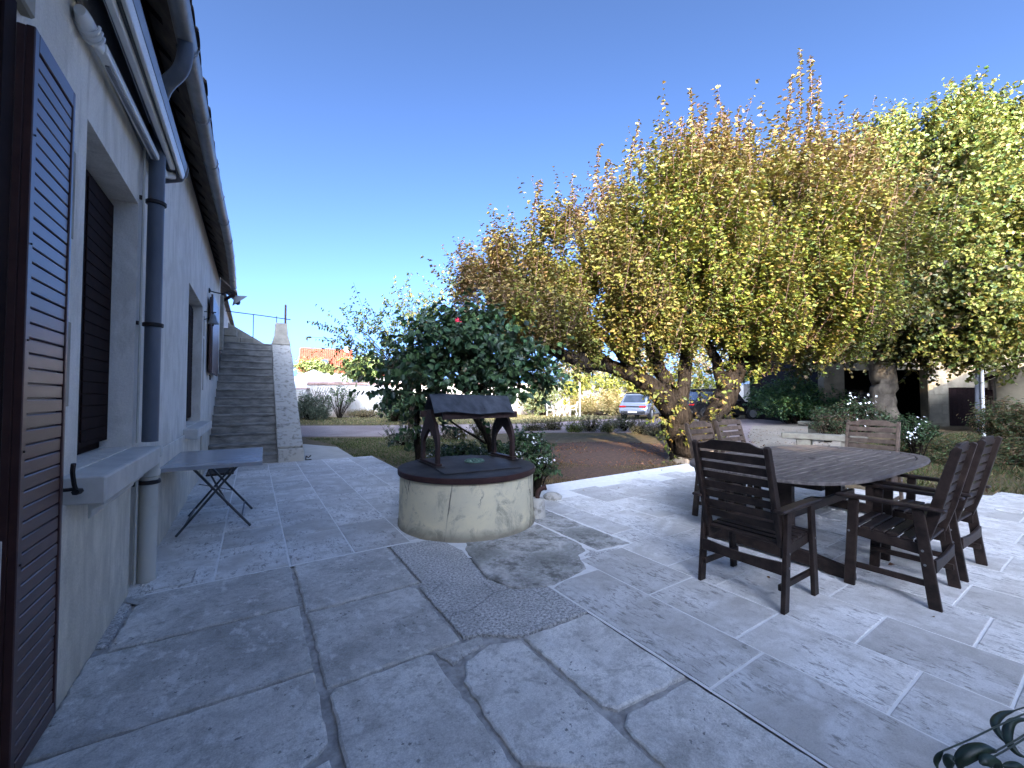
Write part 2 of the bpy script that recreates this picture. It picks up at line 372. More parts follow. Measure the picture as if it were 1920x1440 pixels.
sheet('driveway', [K(-900,13.7),K(300,13.9),K(760,14.2),K(1000,15.6),K(1160,15.4),K(1290,16),K(1380,12.6),K(1440,10.6),K(1560,10.2),K(1600,12.2),K(1560,17),K(1650,24),K(1420,25.8),K(1160,25.2),K(1000,20.5),K(700,19.2),K(300,19),K(-900,19)], -.018, MT['drive'])
sheet('gravel_court', [K(1425,10.6),K(1560,10.4),K(1600,12.2),K(1580,17),K(1500,20),K(1410,19),K(1400,14)], -.014, MT['gravel'])
sheet('concrete_path', [(.9,9.76),(1.98,9.76),(1.98,12.0),(1.3,13.2),(.9,13.5)], -.012, MT['path'])
sheet('mulch_bed', [K(1015,6.9),K(1120,6.75),K(1235,7.6),K(1290,9.4),K(1300,11.5),K(1130,12.5),K(1000,11.8),K(985,10)], -.010, MT['mulch'])

# ------------------------------------------------------------------ patio: joints sheet + every slab a piece
patio = MB()
patio.add([(-.78,3.8,-.004),(3.0,3.8,-.004),(3.0,5.08,-.004),(7.6,5.08,-.004),(7.6,2.1,-.004),(9.6,.45,-.004),(9.6,-3.5,-.004),(1.85,-3.5,-.004),(1.85,3.0,-.004),(1.4,3.3,-.004),(1.1,3.8,-.004)],[(0,1,9,10),(1,8,9),(1,2,3,4,8),(4,5,6,7,8)])
patio.add([(-.78,3.8,-.004),(2.36,3.8,-.004),(2.36,9.72,-.004),(-.78,9.9,-.004)],[(0,1,2,3)])
patio = tag(patio.build('patio', MT['grout']), kind='structure')
old = MB(); old.add([(-.78,-3.5,-.020),(1.86,-3.5,-.020),(1.86,2.2,-.020),(3.06,2.6,-.020),(3.06,4.2,-.020),(2.3,4.2,-.020),(1.08,3.83,-.020),(-.78,3.83,-.020)],[(0,1,2,7),(2,3,4,5,6),(2,6,7)])
old = tag(old.build('old_patio', MT['oldjoint']), kind='structure')

def slab(poly, mat, parent, z=0.0, edge=.004, jit=.0015, step=.12, name='paving_slab', gap=0.0, thick=.035, tilt=.0):
    edge = min(edge, .008)
    c = Vector((sum(p[0] for p in poly)/len(poly), sum(p[1] for p in poly)/len(poly), 0))
    pts = []
    n = len(poly)
    for i in range(n):
        a = Vector((poly[i][0],poly[i][1],0)); b = Vector((poly[(i+1)%n][0],poly[(i+1)%n][1],0))
        k = max(1, int((b-a).length/step)); d = (b-a).normalized(); nn = Vector((d.y,-d.x,0))
        for j in range(k):
            p = a+(b-a)*(j/k)
            if j > 0: p += nn*random.uniform(-jit,jit)
            else: p += Vector((random.uniform(-jit,jit), random.uniform(-jit,jit), 0))*.6
            pts.append(p)
    pts = [p-(p-c).normalized()*gap*1.2 for p in pts]
    m = len(pts); ta, tb = random.uniform(-tilt,tilt), random.uniform(-tilt,tilt)
    def zt(p): return z+(p.x-c.x)*ta+(p.y-c.y)*tb
    def ins(p, d): 
        q = p-(p-c).normalized()*d; return q
    vs_ = [(p.x-c.x,p.y-c.y,-thick) for p in pts]+[(p.x-c.x,p.y-c.y,zt(p)-edge) for p in pts]
    vs_ += [(ins(p,edge*1.4).x-c.x, ins(p,edge*1.4).y-c.y, zt(p)-random.uniform(0,edge*.25)) for p in pts]
    fs = [tuple(range(2*m,3*m))]
    for i in range(m):
        j = (i+1)%m; fs += [(i,j,m+j,m+i),(m+i,m+j,2*m+j,2*m+i)]
    mb = MB().add(vs_, fs); return mb.build(name, mat, parent, loc=(c.x,c.y,0))
# left field: columns along the house, slabs of varied length
cols = [(-.78,-.225),(-.225,.283),(.283,.79),(.79,1.30),(1.30,1.83),(1.83,2.36)]
ystarts = [[3.83,4.35,5.0,5.55,6.4,7.2,7.9,8.7,9.9],[3.83,4.55,5.1,5.95,6.6,7.5,8.3,9.0,9.86],[3.83,4.62,5.5,6.1,6.9,7.6,8.6,9.82],
           [3.83,4.7,5.35,6.2,7.0,7.9,8.6,9.78],[3.83,4.75,5.7,6.5,7.1,8.0,8.9,9.75],[3.95,4.9,5.8,6.6,7.4,8.2,9.0,9.72]]
g = .0065
for (x0,x1),yy in zip(cols, ystarts):
    for a,b in zip(yy[:-1], yy[1:]):
        if x0 > 1.2 and a < 4.0: a = 3.86
        slab([(x0+g,a+g*.5),(x1-g,a+g*.5),(x1-g,b-g*.5),(x0+g,b-g*.5)], MT['slab'], patio, z=random.uniform(-.0015,.0015))
# right field
rows = [1.86,2.37,2.89,3.41,3.95,4.50,5.03,5.56,6.09,6.62,7.15,7.68,8.2,8.7,9.2]
cuts = {0:[2.40,1.14,-.2,-1.3,-2.4,-3.5],1:[2.62,1.90,1.29,.63,-.15,-.9,-1.9,-2.7,-3.5],2:[5.05,4.35,3.71,2.91,2.13,1.72,.90,.34,-.5,-1.3,-2.2,-3.5],
        3:[5.05,4.29,3.45,2.57,1.85,1.20,.53,-.3,-1.1,-2,-3.5],4:[5.05,4.60,3.82,3.0,2.25,1.45,.7,-.1,-.9,-2,-3.5],5:[5.05,4.5,3.8,3.0,2.3,1.6,.9,.1,-.8,-2,-3.5]}
for i,(x0,x1) in enumerate(zip(rows[:-1], rows[1:])):
    cy = cuts.get(i)
    if cy is None:
        cy = [5.05]; y = 5.05-random.uniform(.3,.8)
        while y > -3.2: cy.append(y); y -= random.uniform(.6,.95)
        cy.append(-3.5)
    lim = 5.05 if x1 < 7.6 else max(.5, 2.05-(x0-7.6)*.82)
    cy = [c for c in cy if c < lim]; cy = [lim]+cy if (x1 >= 7.6) else cy
    for b,a in zip(cy[:-1], cy[1:]):
        if b-a < .08: continue
        poly = [(x0+g,a+g),(x1-g,a+g),(x1-g,b-g),(x0+g,b-g)]
        if i == 2 and a > 2.9: poly = [(max(x0,3.07)+g,a+g),(x1-g,a+g),(x1-g,b-g),(max(x0,3.07)+g,b-g)]
        if i == 2 and a < 2.9 and b > 2.9: poly = [(2.9,2.14),(3.40,2.14),(3.40,2.905),(3.08,2.905),(3.08,2.64),(2.9,2.62)]
        if i == 0 and b == 2.40: poly = [(1.87,1.15),(2.36,1.15),(2.36,2.39),(2.02,2.39),(1.87,2.34)]
        slab(poly, MT['slab'], patio, z=random.uniform(-.001,.001), edge=.0025)
# old flagstones
def osl(poly, mat='old', z=0.0, gap=.004, jit=.0065, step=.045, edge=.008, tilt=.004, name='flagstone'):
    return slab(poly, MT[mat], old, z=z, edge=edge, jit=jit, step=step, gap=gap, name=name, tilt=tilt)
osl([(-.648,3.095),(.285,3.085),(.290,3.818),(-.20,3.822),(-.77,3.824),(-.77,3.855),(-.648,3.85)])
osl([(-.775,3.20),(-.662,3.16),(-.662,3.84),(-.775,3.86)], 'conc', -.004)
osl([(-.722,2.338),(.288,2.322),(.286,3.070),(-.722,3.078)])
osl([(-.775,1.2),(-.736,1.2),(-.736,3.12),(-.775,3.15)], 'conc', -.003)
osl([(-.722,1.55),(.10,1.70),(.24,1.765),(.282,1.82),(.288,2.308),(-.722,2.324)])
osl([(-.722,.2),(.27,.2),(.27,1.735),(.10,1.685),(-.722,1.535)])
osl([(.306,2.958),(1.078,2.962),(1.072,3.815),(.306,3.815)])
osl([(.318,2.142),(1.028,2.148),(1.032,2.90),(1.0,2.945),(.318,2.942)], z=-.003)
osl([(.318,1.30),(.846,1.10),(.856,1.45),(.842,2.105),(.81,2.126),(.35,2.122),(.318,2.08)], z=.004)
osl([(.318,.2),(.85,.2),(.846,1.085),(.318,1.285)])
osl([(.862,2.124),(1.148,2.118),(1.135,2.045),(.90,1.975)], 'old', -.003)
osl([(.882,1.30),(1.312,.98),(1.315,1.30),(1.322,1.955),(1.15,2.02),(.965,1.955),(.895,1.83),(.875,1.5)], z=.002)
osl([(.882,.2),(1.315,.2),(1.312,.965),(.882,1.285)])
osl([(1.352,1.345),(1.40,1.288),(1.846,1.262),(1.846,1.952),(1.342,1.965)], z=.002)
osl([(1.335,.3),(1.846,.3),(1.846,1.238),(1.42,1.262),(1.355,1.22),(1.335,1.16)])
osl([(1.048,2.15),(1.155,2.118),(1.345,1.982),(1.850,1.968),(1.855,2.36),(1.62,2.47),(1.52,2.75),(1.62,3.35),(1.55,3.75),(1.095,3.815),(1.09,2.955),(1.045,2.9)], 'conc', .001, edge=.004, jit=.004)
osl([(1.640,2.485),(1.90,2.372),(2.30,2.45),(2.44,2.70),(2.56,2.735),(2.635,2.90),(2.635,3.58),(2.3,3.7),(1.80,3.62),(1.64,3.34),(1.545,2.76)], 'stained', .003)
osl([(2.655,2.92),(2.655,2.69),(3.04,2.64),(3.045,3.0),(3.06,4.15),(2.72,4.15),(2.655,3.6)], 'stained', .001)
osl([(2.37,2.45),(2.52,2.55),(2.88,2.63),(2.645,2.67),(2.60,2.80),(2.575,2.72),(2.46,2.68)], 'conc', -.002)
osl([(-.722,-1.2),(.27,-1.2),(.27,.185),(-.722,.185)]); osl([(.3,-1.2),(1.3,-1.2),(1.3,.185),(.3,.185)])
# small cast drain cover by the pipe
dc = empty('drain_cover', 'small pale square drain cover beside the foot of the downpipe', 'drain cover', (-.50,3.98,.0))
MB().box(-.13,.13,-.11,.11,0,.006).build('plate', MT['slab'], dc, bevel=.002)
MB().box(.133,.145,-.11,.11,0,.004).build('edge_strip', MT['oldjoint'], dc)

# ------------------------------------------------------------------ the farmhouse on the left
XW = -.74
H = empty('farmhouse', 'long low farmhouse with cream rendered wall and brown shutters on the left', 'house', (XW,0,0))
def wallpieces(mb, x0, x1, ya, yb, za, zb, ops):
    ops = sorted(ops); y = ya
    for (a,b,c,d) in ops:
        mb.box(x0,x1,y,a,za,zb)
        if c > za: mb.box(x0,x1,a,b,za,c)
        if d < zb: mb.box(x0,x1,a,b,d,zb)
        y = b
    mb.box(x0,x1,y,yb,za,zb)
EZ = 4.50
OPS = [(.85,2.11,0,2.80),(2.90,4.0,1.03,2.83),(6.85,8.60,.98,2.92)]
wm = MB(); wallpieces(wm, -.45, 0, -6.05, 12.7, -.05, EZ, OPS)
wm.box(-.45,-.12,12.7,32,-.05,EZ)  # recessed wall carried on out of view to cast shade on the far garden
wm.build('wall', MT['wall'], H)
# low plinth, two centimetres proud
for a,b in ((2.14,3.90),(4.16,6.95),(8.7,9.86)): MB().box(.001,.022,a,b,-.02,.90).build('plinth', MT['wall'], H, bevel=.006)
MB().box(-8.5,-.45,-6.05,32,-.05,EZ).build('building_body', MT['wall'], H)
# openings: reveals already cut; dark leaf, frame, sill
def win(ya, yb, za, zb, slatted=True):
    f = MB(); xr = -.17
    MB().box(-.44,-.43,ya+.001,yb-.001,za+.001,zb-.001).build('window', MT['void'], H)
    fr = MB(); t = .055
    fr.box(xr-.05,xr,ya,ya+t,za,zb); fr.box(xr-.05,xr,yb-t,yb,za,zb); fr.box(xr-.05,xr,ya+t,yb-t,zb-t,zb); fr.box(xr-.05,xr,ya+t,yb-t,za,za+t)
    fr.build('window_frame', MT['darkbrown'], H, bevel=.004)
    leaf = MB().box(-.155,-.125,yb-.62,yb-.03,za+.06,zb-.06).build('inner_shutter', MT['darkbrown'], H)
    n = 22
    for k in range(n):
        z0 = za+.09+(zb-za-.18)*k/n; z1 = za+.09+(zb-za-.18)*(k+1)/n-.006
        MB().box(-.124,-.117,yb-.58,yb-.07,z0,z1).build('slat', MT['darkbrown'], leaf, bevel=.002)
win(2.90,4.0,1.03,2.83); win(6.85,8.60,.98,2.92)
def sillmesh(ya, yb, z, out_):
    s = MB(); s.prism([(-.16,z-.005),(-.16,z-.12),(out_-.01,z-.145),(out_,z-.14),(out_+.0,z-.02),(out_-.012,z-.012)], 'y', ya, yb)
    s.build('window_sill', MT['sill'], H, bevel=.006)
sillmesh(2.68,4.03,1.03,.155); sillmesh(6.6,8.75,.98,.15)
# corbel under the near sill (small moulding)
MB().prism([(0.001,.88),(.10,.88),(.085,.82),(.04,.80),(.035,.76),(.001,.74)], 'y', 3.0, 3.9).build('sill_corbel', MT['sill'], H, bevel=.005)
# bare stone quoins showing through the render
for (y,z,h_,wd) in ((2.70,2.15,.42,.05),(2.70,1.35,.40,.055),(8.78,1.5,.9,.16),(8.80,2.45,.35,.12),(11.6,2.5,.5,.3)):
    MB().box(.0005,.004,y,y+wd,z,z+h_).build('exposed_stone', MT['stone'], H, bevel=.0015)
# downpipe
dp = MB(); pts = smoothpath([(.262,3.90,4.12),(.262,3.90,4.02),(.23,3.93,3.90),(.13,4.03,3.80),(.088,4.09,3.68),(.085,4.10,3.50),(.085,4.10,2.4),(.085,4.10,1.05)], 5)
dp.tube(pts, .05, 14).build('downpipe', MT['pipepaint'], H, smooth='auto')
lp = MB().lathe([(.058,0),(.060,.02),(.055,.03),(.055,.78),(.066,.79),(.068,.83),(.062,.84),(.062,.93),(.074,.94),(.074,1.0),(.07,1.01)], (.085,4.10), 18)
lp.build('lower_pipe', MT['pipelow'], H, smooth='auto')
for z in (.73,1.93,2.88,3.46):
    r = .056 if z > 1 else .062
    MB().lathe([(r+.003,0),(r+.008,.004),(r+.008,.026),(r+.003,.03)], (.085,4.10), 16, z).build('pipe_clamp', MT['iron'], H, smooth='auto')
    MB().box(.0,.03,4.02,4.04,z,z+.028).build('clamp_lug', MT['iron'], H)
MB().tube([(.03,4.015,.02),(.03,4.015,1.0)], .010, 6).build('cable', MT['pipelow'], H)
MB().tube([(.025,4.02,1.05),(.025,4.02,3.3)], .008, 6).build('cable', MT['pipelow'], H)
# roof: slope, eave tiles, rafters, gutter
roofm = MB(); RX = -4.2; RZ = 9.0
roofm.prism([(.30,4.20),(RX,RZ),(RX*2-.3,4.2),(RX*2-.3,4.1),(RX,RZ-.12),(.26,4.14)], 'y', -6.2, 12.45)
roofm.prism([(-.0,4.6),(RX,9.3),(RX*2-.3,4.6),(RX*2-.3,4.5),(RX,9.18),(-.0,4.5)], 'y', 12.5, 32)  # unseen roof of the extension, its taller ridge added to cast shade
roof = roofm.build('roof', MT['oldtile'], H)
sof = MB().box(-.0,.005,-6.0,12.5,4.30,4.52).build('eave_board', MT['darkbrown'], H)
y = -.2
while y < 12.4:
    MB().prism([(0.0,4.50),(.26,4.235),(.26,4.165),(0.0,4.40)], 'y', y, y+.075).build('rafter', MT['darkbrown'], H)
    y += .42
y = -.3; k = 0
while y < 12.35:                      # the lowest course of tiles, each its own piece, seen from below and at the edge
    wj = .205; dx = random.uniform(-.012,.012); dz = random.uniform(-.006,.006)
    n = 6; a0 = []
    for j in range(n+1):
        a = PI*j/n; a0.append((y+wj/2-math.cos(a)*wj*.46, math.sin(a)*.045))
    mb = MB(); vs_ = []
    for (xx,zz,th) in ((.325+dx,4.225,0),(.325+dx,4.245,0),(.0,4.56,0)):
        pass
    v1 = [(.335+dx, p, 4.195+q+dz) for p,q in a0]; v2 = [(-.02, p, 4.515+q+dz) for p,q in a0]
    v3 = [(.335+dx, p, 4.178+q+dz) for p,q in a0]; v4 = [(-.02, p, 4.498+q+dz) for p,q in a0]
    m1 = n+1; fs = []
    for j in range(n):
        fs += [(j,j+1,m1+j+1,m1+j),(2*m1+j+1,2*m1+j,3*m1+j,3*m1+j+1),(j+1,j,2*m1+j,2*m1+j+1)]
    mb.add(v1+v2+v3+v4, fs).build('roof_tile', MT['oldtile'], H, smooth='auto'); y += wj; k += 1
gx = lambda y: .255+.07*math.exp(-((y-9.2)/3.2)**2)
gut = MB(); n = 10; st = []
for k in range(64):
    y = -.6+13.0*k/63
    cx_ = gx(y); r = .062; zc = 4.155+(.012*math.sin(y*1.7))
    for j in range(n+1):
        a = PI+PI*j/n; st.append((cx_+r*math.cos(a), y, zc+r*math.sin(a)))
    st.append((cx_+r+.006, y, zc+.010)); st.append((cx_+r-.004, y, zc+.016))
m1 = n+3
gut.add(st, [(i*m1+j, i*m1+j+1, (i+1)*m1+j+1, (i+1)*m1+j) for i in range(63) for j in range(m1-1)])
# inside face so that the channel has thickness
st2 = [(x-(.003 if 1 else 0)*math.copysign(1,(x-gx(y))), y, z+.003) for x,y,z in st]
gut.add(st2, [(i*m1+j+1, i*m1+j, (i+1)*m1+j, (i+1)*m1+j+1) for i in range(63) for j in range(m1-1)])
gut.build('gutter', MT['zinc'], H, smooth='auto')
for k in range(14):
    y = .3+.93*k; cx_ = gx(y)
    b = MB(); pts = [(cx_+.068*math.cos(PI+PI*j/8), y, 4.155+.068*math.sin(PI+PI*j/8)) for j in range(9)]+[(cx_+.074,y,4.175)]
    b.tube(pts, .006, 5).build('gutter_bracket', MT['zinc'], H)
# door shutter folded flat against the wall, made of boards
sh = empty('x', 'x', 'x')
bpy.data.objects.remove(sh)
shut = MB(); ya,yb,za,zb = 2.14,2.535,.045,2.745; xo = .045
shut.box(.03,.055,ya,ya+.035,za,zb); shut.box(.03,.055,yb-.022,yb,za,zb)
shut.box(.03,.055,ya+.035,yb-.022,za,za+.06); shut.box(.03,.055,ya+.035,yb-.022,zb-.07,zb)
shut.box(.006,.03,ya+.002,yb-.002,za+.002,zb-.002)
shutter = shut.build('door_shutter', MT['brown'], H, bevel=.003)
nb = 46
for k in range(nb):
    z0 = za+.063+(zb-za-.135)*k/nb; z1 = za+.063+(zb-za-.135)*(k+1)/nb-.0055
    MB().box(.031,.050+random.uniform(-.001,.001),ya+.038,yb-.025,z0,z1).build('slat', MT['brown'], shutter, bevel=.003)
for z in (2.35,1.95,1.6,1.2,.8): MB().lathe([(.004,0),(.004,.004)], (0,0), 8).build('screw', MT['iron'], shutter, loc=(.056,ya+.016,z)).rotation_euler=(0,PI/2,0)
# shutter dog (iron catch)
MB().tube(smoothpath([(.0,2.60,.98),(.07,2.60,.98),(.075,2.585,1.0),(.075,2.56,1.06),(.08,2.55,1.10)],3), .009, 6).tube([(.075,2.60,.965),(.075,2.66,.96)], .014, 6).build('shutter_catch', MT['iron'], H)
# entrance door: frame, dark leaf
dr = MB(); dr.box(-.30,.02,2.02,2.109,0,2.79); dr.box(-.30,-.02,.86,.94,0,2.79); dr.box(-.30,-.02,.94,2.02,2.70,2.79)
dr.build('door_frame', MT['darkbrown'], H, bevel=.005)
door = MB().box(-.24,-.20,.94,2.02,0,2.70).build('door', MT['darkbrown'], H, bevel=.004)
for z0,z1 in ((.2,.9),(1.05,1.7),(1.85,2.55)): MB().box(-.199,-.19,1.05,1.9,z0,z1).build('door_panel', MT['darkbrown'], door, bevel=.006)
MB().box(-.02,.035,.75,2.2,2.80,3.02).build('stone_lintel', MT['stone'], H, bevel=.008)
# distant shutter by the stairs
s3 = MB().box(.04,.07,9.35,9.40,1.83,3.25).box(.055,.085,9.41,11.0,1.83,3.32).build('upper_shutter', MT['brown'], H, bevel=.004)
s3.rotation_euler = (0,0,0)
for k in range(9): MB().box(.0855,.0885,9.45+.17*k,9.60+.17*k,1.88,3.27).build('plank', MT['brown'], s3, bevel=.002)
MB().tube([(.06,9.32,1.78),(.06,9.45,1.78),(.06,9.45,1.70)], .012, 6).build('shutter_catch', MT['iron'], H)
# upper dormer porch by the stair head
MB().box(-.2,.06,13.0,13.25,2.6,4.05).build('door_jamb', MT['stone'], H, bevel=.01)
pr_ = MB().prism([(0.0,4.55),(.34,4.22),(.34,4.15),(0.0,4.46)], 'y', 13.0, 14.6).build('porch_roof', MT['oldtile'], H)
MB().bar((0,13.1,3.9),(.30,13.1,4.14),.07,.07).build('bracket', MT['darkbrown'], H)

# ------------------------------------------------------------------ awning
A = empty('folded_awning', 'white folding arm awning closed under its grey box above the shuttered window', 'awning', (XW,0,3.3))
A.scale = (.70,1,1); y0,y1 = .2,4.55
MB().prism([(.0,.25),(.0,-.02),(.012,-.03),(.04,-.03),(.045,.02),(.05,.22)], 'y', y0,y1).build('backplate', MT['greymetal'], A, bevel=.004)
MB().prism([(.05,.26),(.30,.17),(.31,.13),(.295,.075),(.285,.08),(.295,.13),(.285,.155),(.05,.245)], 'y', y0,y1).build('hood', MT['greymetal'], A)
MB().prism([(0.0,.26),(.30,.19),(.325,.13),(.31,.06),(.26,.0),(.10,-.045),(0.0,-.05)], 'y', y1,y1+.012).build('end_cap', MT['greymetal'], A, bevel=.002)
MB().prism([(.235,.065),(.262,.10),(.285,.10),(.295,.05),(.275,.01),(.245,.015)], 'y', y0,y1-.03).build('front_bar', MT['white'], A, bevel=.004, smooth='auto')
MB().tube([(.16,y0,.13),(.16,y1-.02,.13)], .062, 16).build('fabric_roll', MT['canvas'], A, smooth='auto')
MB().prism([(.215,.03),(.215,.055),(.235,.05),(.235,.02)], 'y', y0,y1-.05).build('bar_lip', MT['greymetal'], A)
arm = MB(); arm.bar((.075,2.84,-.105),(.12,4.38,-.045),.075,.050); armo = arm.build('arm', MT['white'], A, bevel=.012, seg=2)
MB().bar((.08,2.95,-.134),(.122,4.33,-.074),.026,.008).build('arm_groove', MT['greymetal'], armo)
MB().bar((.185,2.0,.0),(.205,4.35,.02),.05,.045).build('forearm', MT['white'], A, bevel=.01, seg=2)
el = MB()
el.tube(smoothpath([(.05,2.62,-.105),(.06,2.72,-.115),(.075,2.86,-.105)],4), [.030,.04,.045,.046,.046,.044,.04,.035,.03], 12)
el.build('elbow', MT['white'], A, smooth='auto')
for k in range(3):
    MB().tube([(.065+.062*math.cos(a), 2.68+.035*k+.01*math.sin(a), -.112-.046*math.sin(a)) for a in [PI*j/8 for j in range(9)]], .009, 6).build('elbow_rib', MT['white'], A)
MB().bar((.12,4.38,-.04),(.19,4.50,.01),.07,.05).build('wrist_joint', MT['whitepaint'], A, bevel=.012)
MB().tube([(.25,.55+.0,.19),(.25,1.1,.19)], .05, 10).build('motor_cover', MT['greymetal'], A, smooth='auto')

# ------------------------------------------------------------------ bell, lamp
B = empty('wall_bell', 'small iron bell hanging from a bracket on the house wall near the stairs', 'bell', (XW,8.85,2.72))
MB().bar((-.0,0,.16),(.17,0,.16),.012,.014).build('bracket', MT['iron'], B)
MB().tube(smoothpath([(.0,0,.02),(.08,0,.06),(.14,0,.155)],4), .007, 6).build('scroll', MT['iron'], B)
MB().lathe([(.012,.13),(.03,.12),(.045,.08),(.055,.02),(.085,-.03),(.09,-.045),(.08,-.045),(.0,-.04)], (.13,0), 18).build('bell', MT['zinc'], B, smooth='auto')
MB().tube([(.13,0,-.03),(.13,0,-.085)], [.006,.016], 6).build('clapper', MT['iron'], B)
L = empty('wall_lamp', 'outdoor spotlight with flared white shade on a curved bracket above the stair foot', 'lamp', (XW,9.6,3.42))
MB().tube(smoothpath([(.0,0,.0),(.08,0,-.02),(.20,0,-.03),(.33,0,.02),(.40,0,-.02)],5), .011, 6).build('arm', MT['iron'], L)
MB().lathe([(.05,0),(.05,.015),(.02,.03)], (0,0), 12).build('wall_plate', MT['iron'], L).rotation_euler=(0,PI/2,0)
sh_ = MB().lathe([(.02,.07),(.04,.06),(.16,-.03),(.165,-.04),(.15,-.035),(.0,.04)], (0,0), 20).build('shade', MT['whitepaint'], L, loc=(.47,.05,-.10), smooth='auto'); sh_.rotation_euler = (0,-.75,.2)
MB().lathe([(.0,-.10),(.04,-.08),(.05,-.03),(.03,.02)], (0,0), 12).build('bulb', MT['glass'], L, loc=(.46,.05,-.12), smooth='auto')

# ------------------------------------------------------------------ staircase
S = empty('stone_staircase', 'blackened stone outdoor staircase climbing along the house end wall', 'stairs', (0,9.88,0))
RUN,RISE = .29,.196; X0,X1 = XW+.002,.455
for k in range(15):
    y = k*RUN; z = k*RISE
    st = MB(); n = 7; ov = .025
    front = [(X0+(X1-X0)*j/(n-1), y-ov+random.uniform(-.008,.008)) for j in range(n)]
    poly = front+[(X1,y+RUN+.02 if k < 14 else y+1.8),(X0,y+RUN+.02 if k < 14 else y+1.8)]
    st.prism(poly, 'z', z+RISE-.045+.001, z+RISE)
    step = st.build('step', MT['darkstone'], S, bevel=.006)
    rr = MB().box(X0,X1,y,(y+RUN*.98 if k < 14 else y+1.8),(z-.02 if k else -.03),z+RISE-.045).build('riser', MT['darkstone'], step)
MB().prism([(.02,-.03),(4.0,-.03),(5.8,-.03),(5.8,2.9),(4.3,2.8),(.28,.02)], 'x', X0+.01, X1-.01).build('stair_core', MT['darkstone'], S)
# parapet: sloping coping stones, each one its own block
def sl(t): return (-.02+t*4.35, .30+t*2.72)
ts = [0.0,.13,.30,.50,.70,.86,1.0]
MB().box(.462,.955,-.12,.28,-.03,.27).build('base_block', MT['lichen'], S, bevel=.015)
for a,b in zip(ts[:-1], ts[1:]):
    (ya_,za_),(yb_,zb_) = sl(a), sl(b); g_ = .012; e = random.uniform(-.015,.015)
    MB().prism([(ya_+g_,za_+.02),(yb_,zb_+.02),(yb_+.12,zb_-.18),(ya_+.12+g_,za_-.18)], 'x', .462+e*.5, .95+e).build('coping_stone', MT['lichen'], S, bevel=.014)
MB().prism([(.0,-.03),(4.6,-.03),(4.6,2.85),(.12,.10)], 'x', .48, .93).build('parapet_wall', MT['stone'], S)
pl_ = MB(); w0,w1 = .25,.155
pl_.add([(.705-w0,4.15,2.96),(.705+w0,4.15,2.96),(.705+w0,4.62,2.96),(.705-w0,4.62,2.96),
        (.705-w0*.95,4.17,3.03),(.705+w0*.95,4.17,3.03),(.705+w0*.95,4.6,3.03),(.705-w0*.95,4.6,3.03),
        (.705-w1*1.15,4.22,3.25),(.705+w1*1.15,4.22,3.25),(.705+w1*1.15,4.55,3.25),(.705-w1*1.15,4.55,3.25),
        (.705-w1,4.24,3.62),(.705+w1,4.24,3.62),(.705+w1,4.53,3.62),(.705-w1,4.53,3.62)],
        [(0,3,2,1),(12,13,14,15)]+[(4*i+j,4*i+(j+1)%4,4*i+4+(j+1)%4,4*i+4+j) for i in range(3) for j in range(4)])
pl_.build('end_pillar', MT['stone'], S, bevel=.012)
MB().prism([(4.6,3.45),(4.62,4.25),(4.72,4.30),(4.78,4.0),(4.75,3.45)], 'x', .81, .86).build('iron_plate', MT['rust'], S)
for (a,b,c,d) in ((X0,-.35,2.94,3.12),(-.345,.0,2.94,3.11),(X0,-.42,3.13,3.36)):
    MB().box(a,b,4.3,5.0,c,d).build('stone_block', MT['stone'], S, bevel=.02)
MB().prism([(-.70,2.98),(-.05+.55,2.98),(-.05+.50,3.05),(-.70,3.75)], 'y', 5.9, 6.2).build('gable_wall', MT['stone'], S)
R = empty('stair_railing', 'thin iron handrail crossing the stair head against the sky', 'railing', (0,15.2,0))
MB().tube([(-.75,0,4.02),(.20,0,3.98),(1.02,0,3.93)], .014, 6).build('handrail', MT['iron'], R)
for x in (-.02,.62): MB().tube([(x,0,2.9),(x,0,4.0)], .013, 6).build('post', MT['iron'], R)
dm = empty('door_mat', 'dark coarse boot mat lying on the paving in front of the stairs', 'mat', (-.47,9.15,.002), .02)
MB().box(-.2,.2,-.4,.4,0,.03).build('mat_body', MT['mat'], dm, bevel=.008)
MB().box(-.17,.17,-.37,.37,.0305,.036).build('bristles', MT['plastic'], dm)

# ------------------------------------------------------------------ well
W = empty('garden_well', 'round cream rendered well with dark metal lid and small arched iron canopy', 'well', (2.09,4.19,0))
prof = [(.772,-.02),(.768,.03),(.760,.06),(.757,.12),(.752,.35),(.75,.545)]
wl = MB().lathe(prof, (0,0), 96, 0, .0025).build('well_ring', MT['wellrender'], W, smooth='auto')
MB().lathe([(.757,.543),(.772,.546),(.775,.555),(.775,.595),(.768,.602),(.0,.604)], (0,0), 96).build('lid_rim', MT['lidbrown'], W, smooth='auto')
MB().lathe([(.762,.6045),(.0,.6065)], (0,0), 96).build('lid_disc', MT['lidblack'], W)
lp_ = MB(); q = [(-.47,-.44),(.42,-.53),(.80*.8,-.10),(.42,.66),(-.34,.62)]
lp_.prism([(-.46,-.42),(.41,-.50),(.60,.20),(.36,.60),(-.36,.56)], 'z', .607, .617).build('cover_plate', MT['lidblack'], W, bevel=.002)
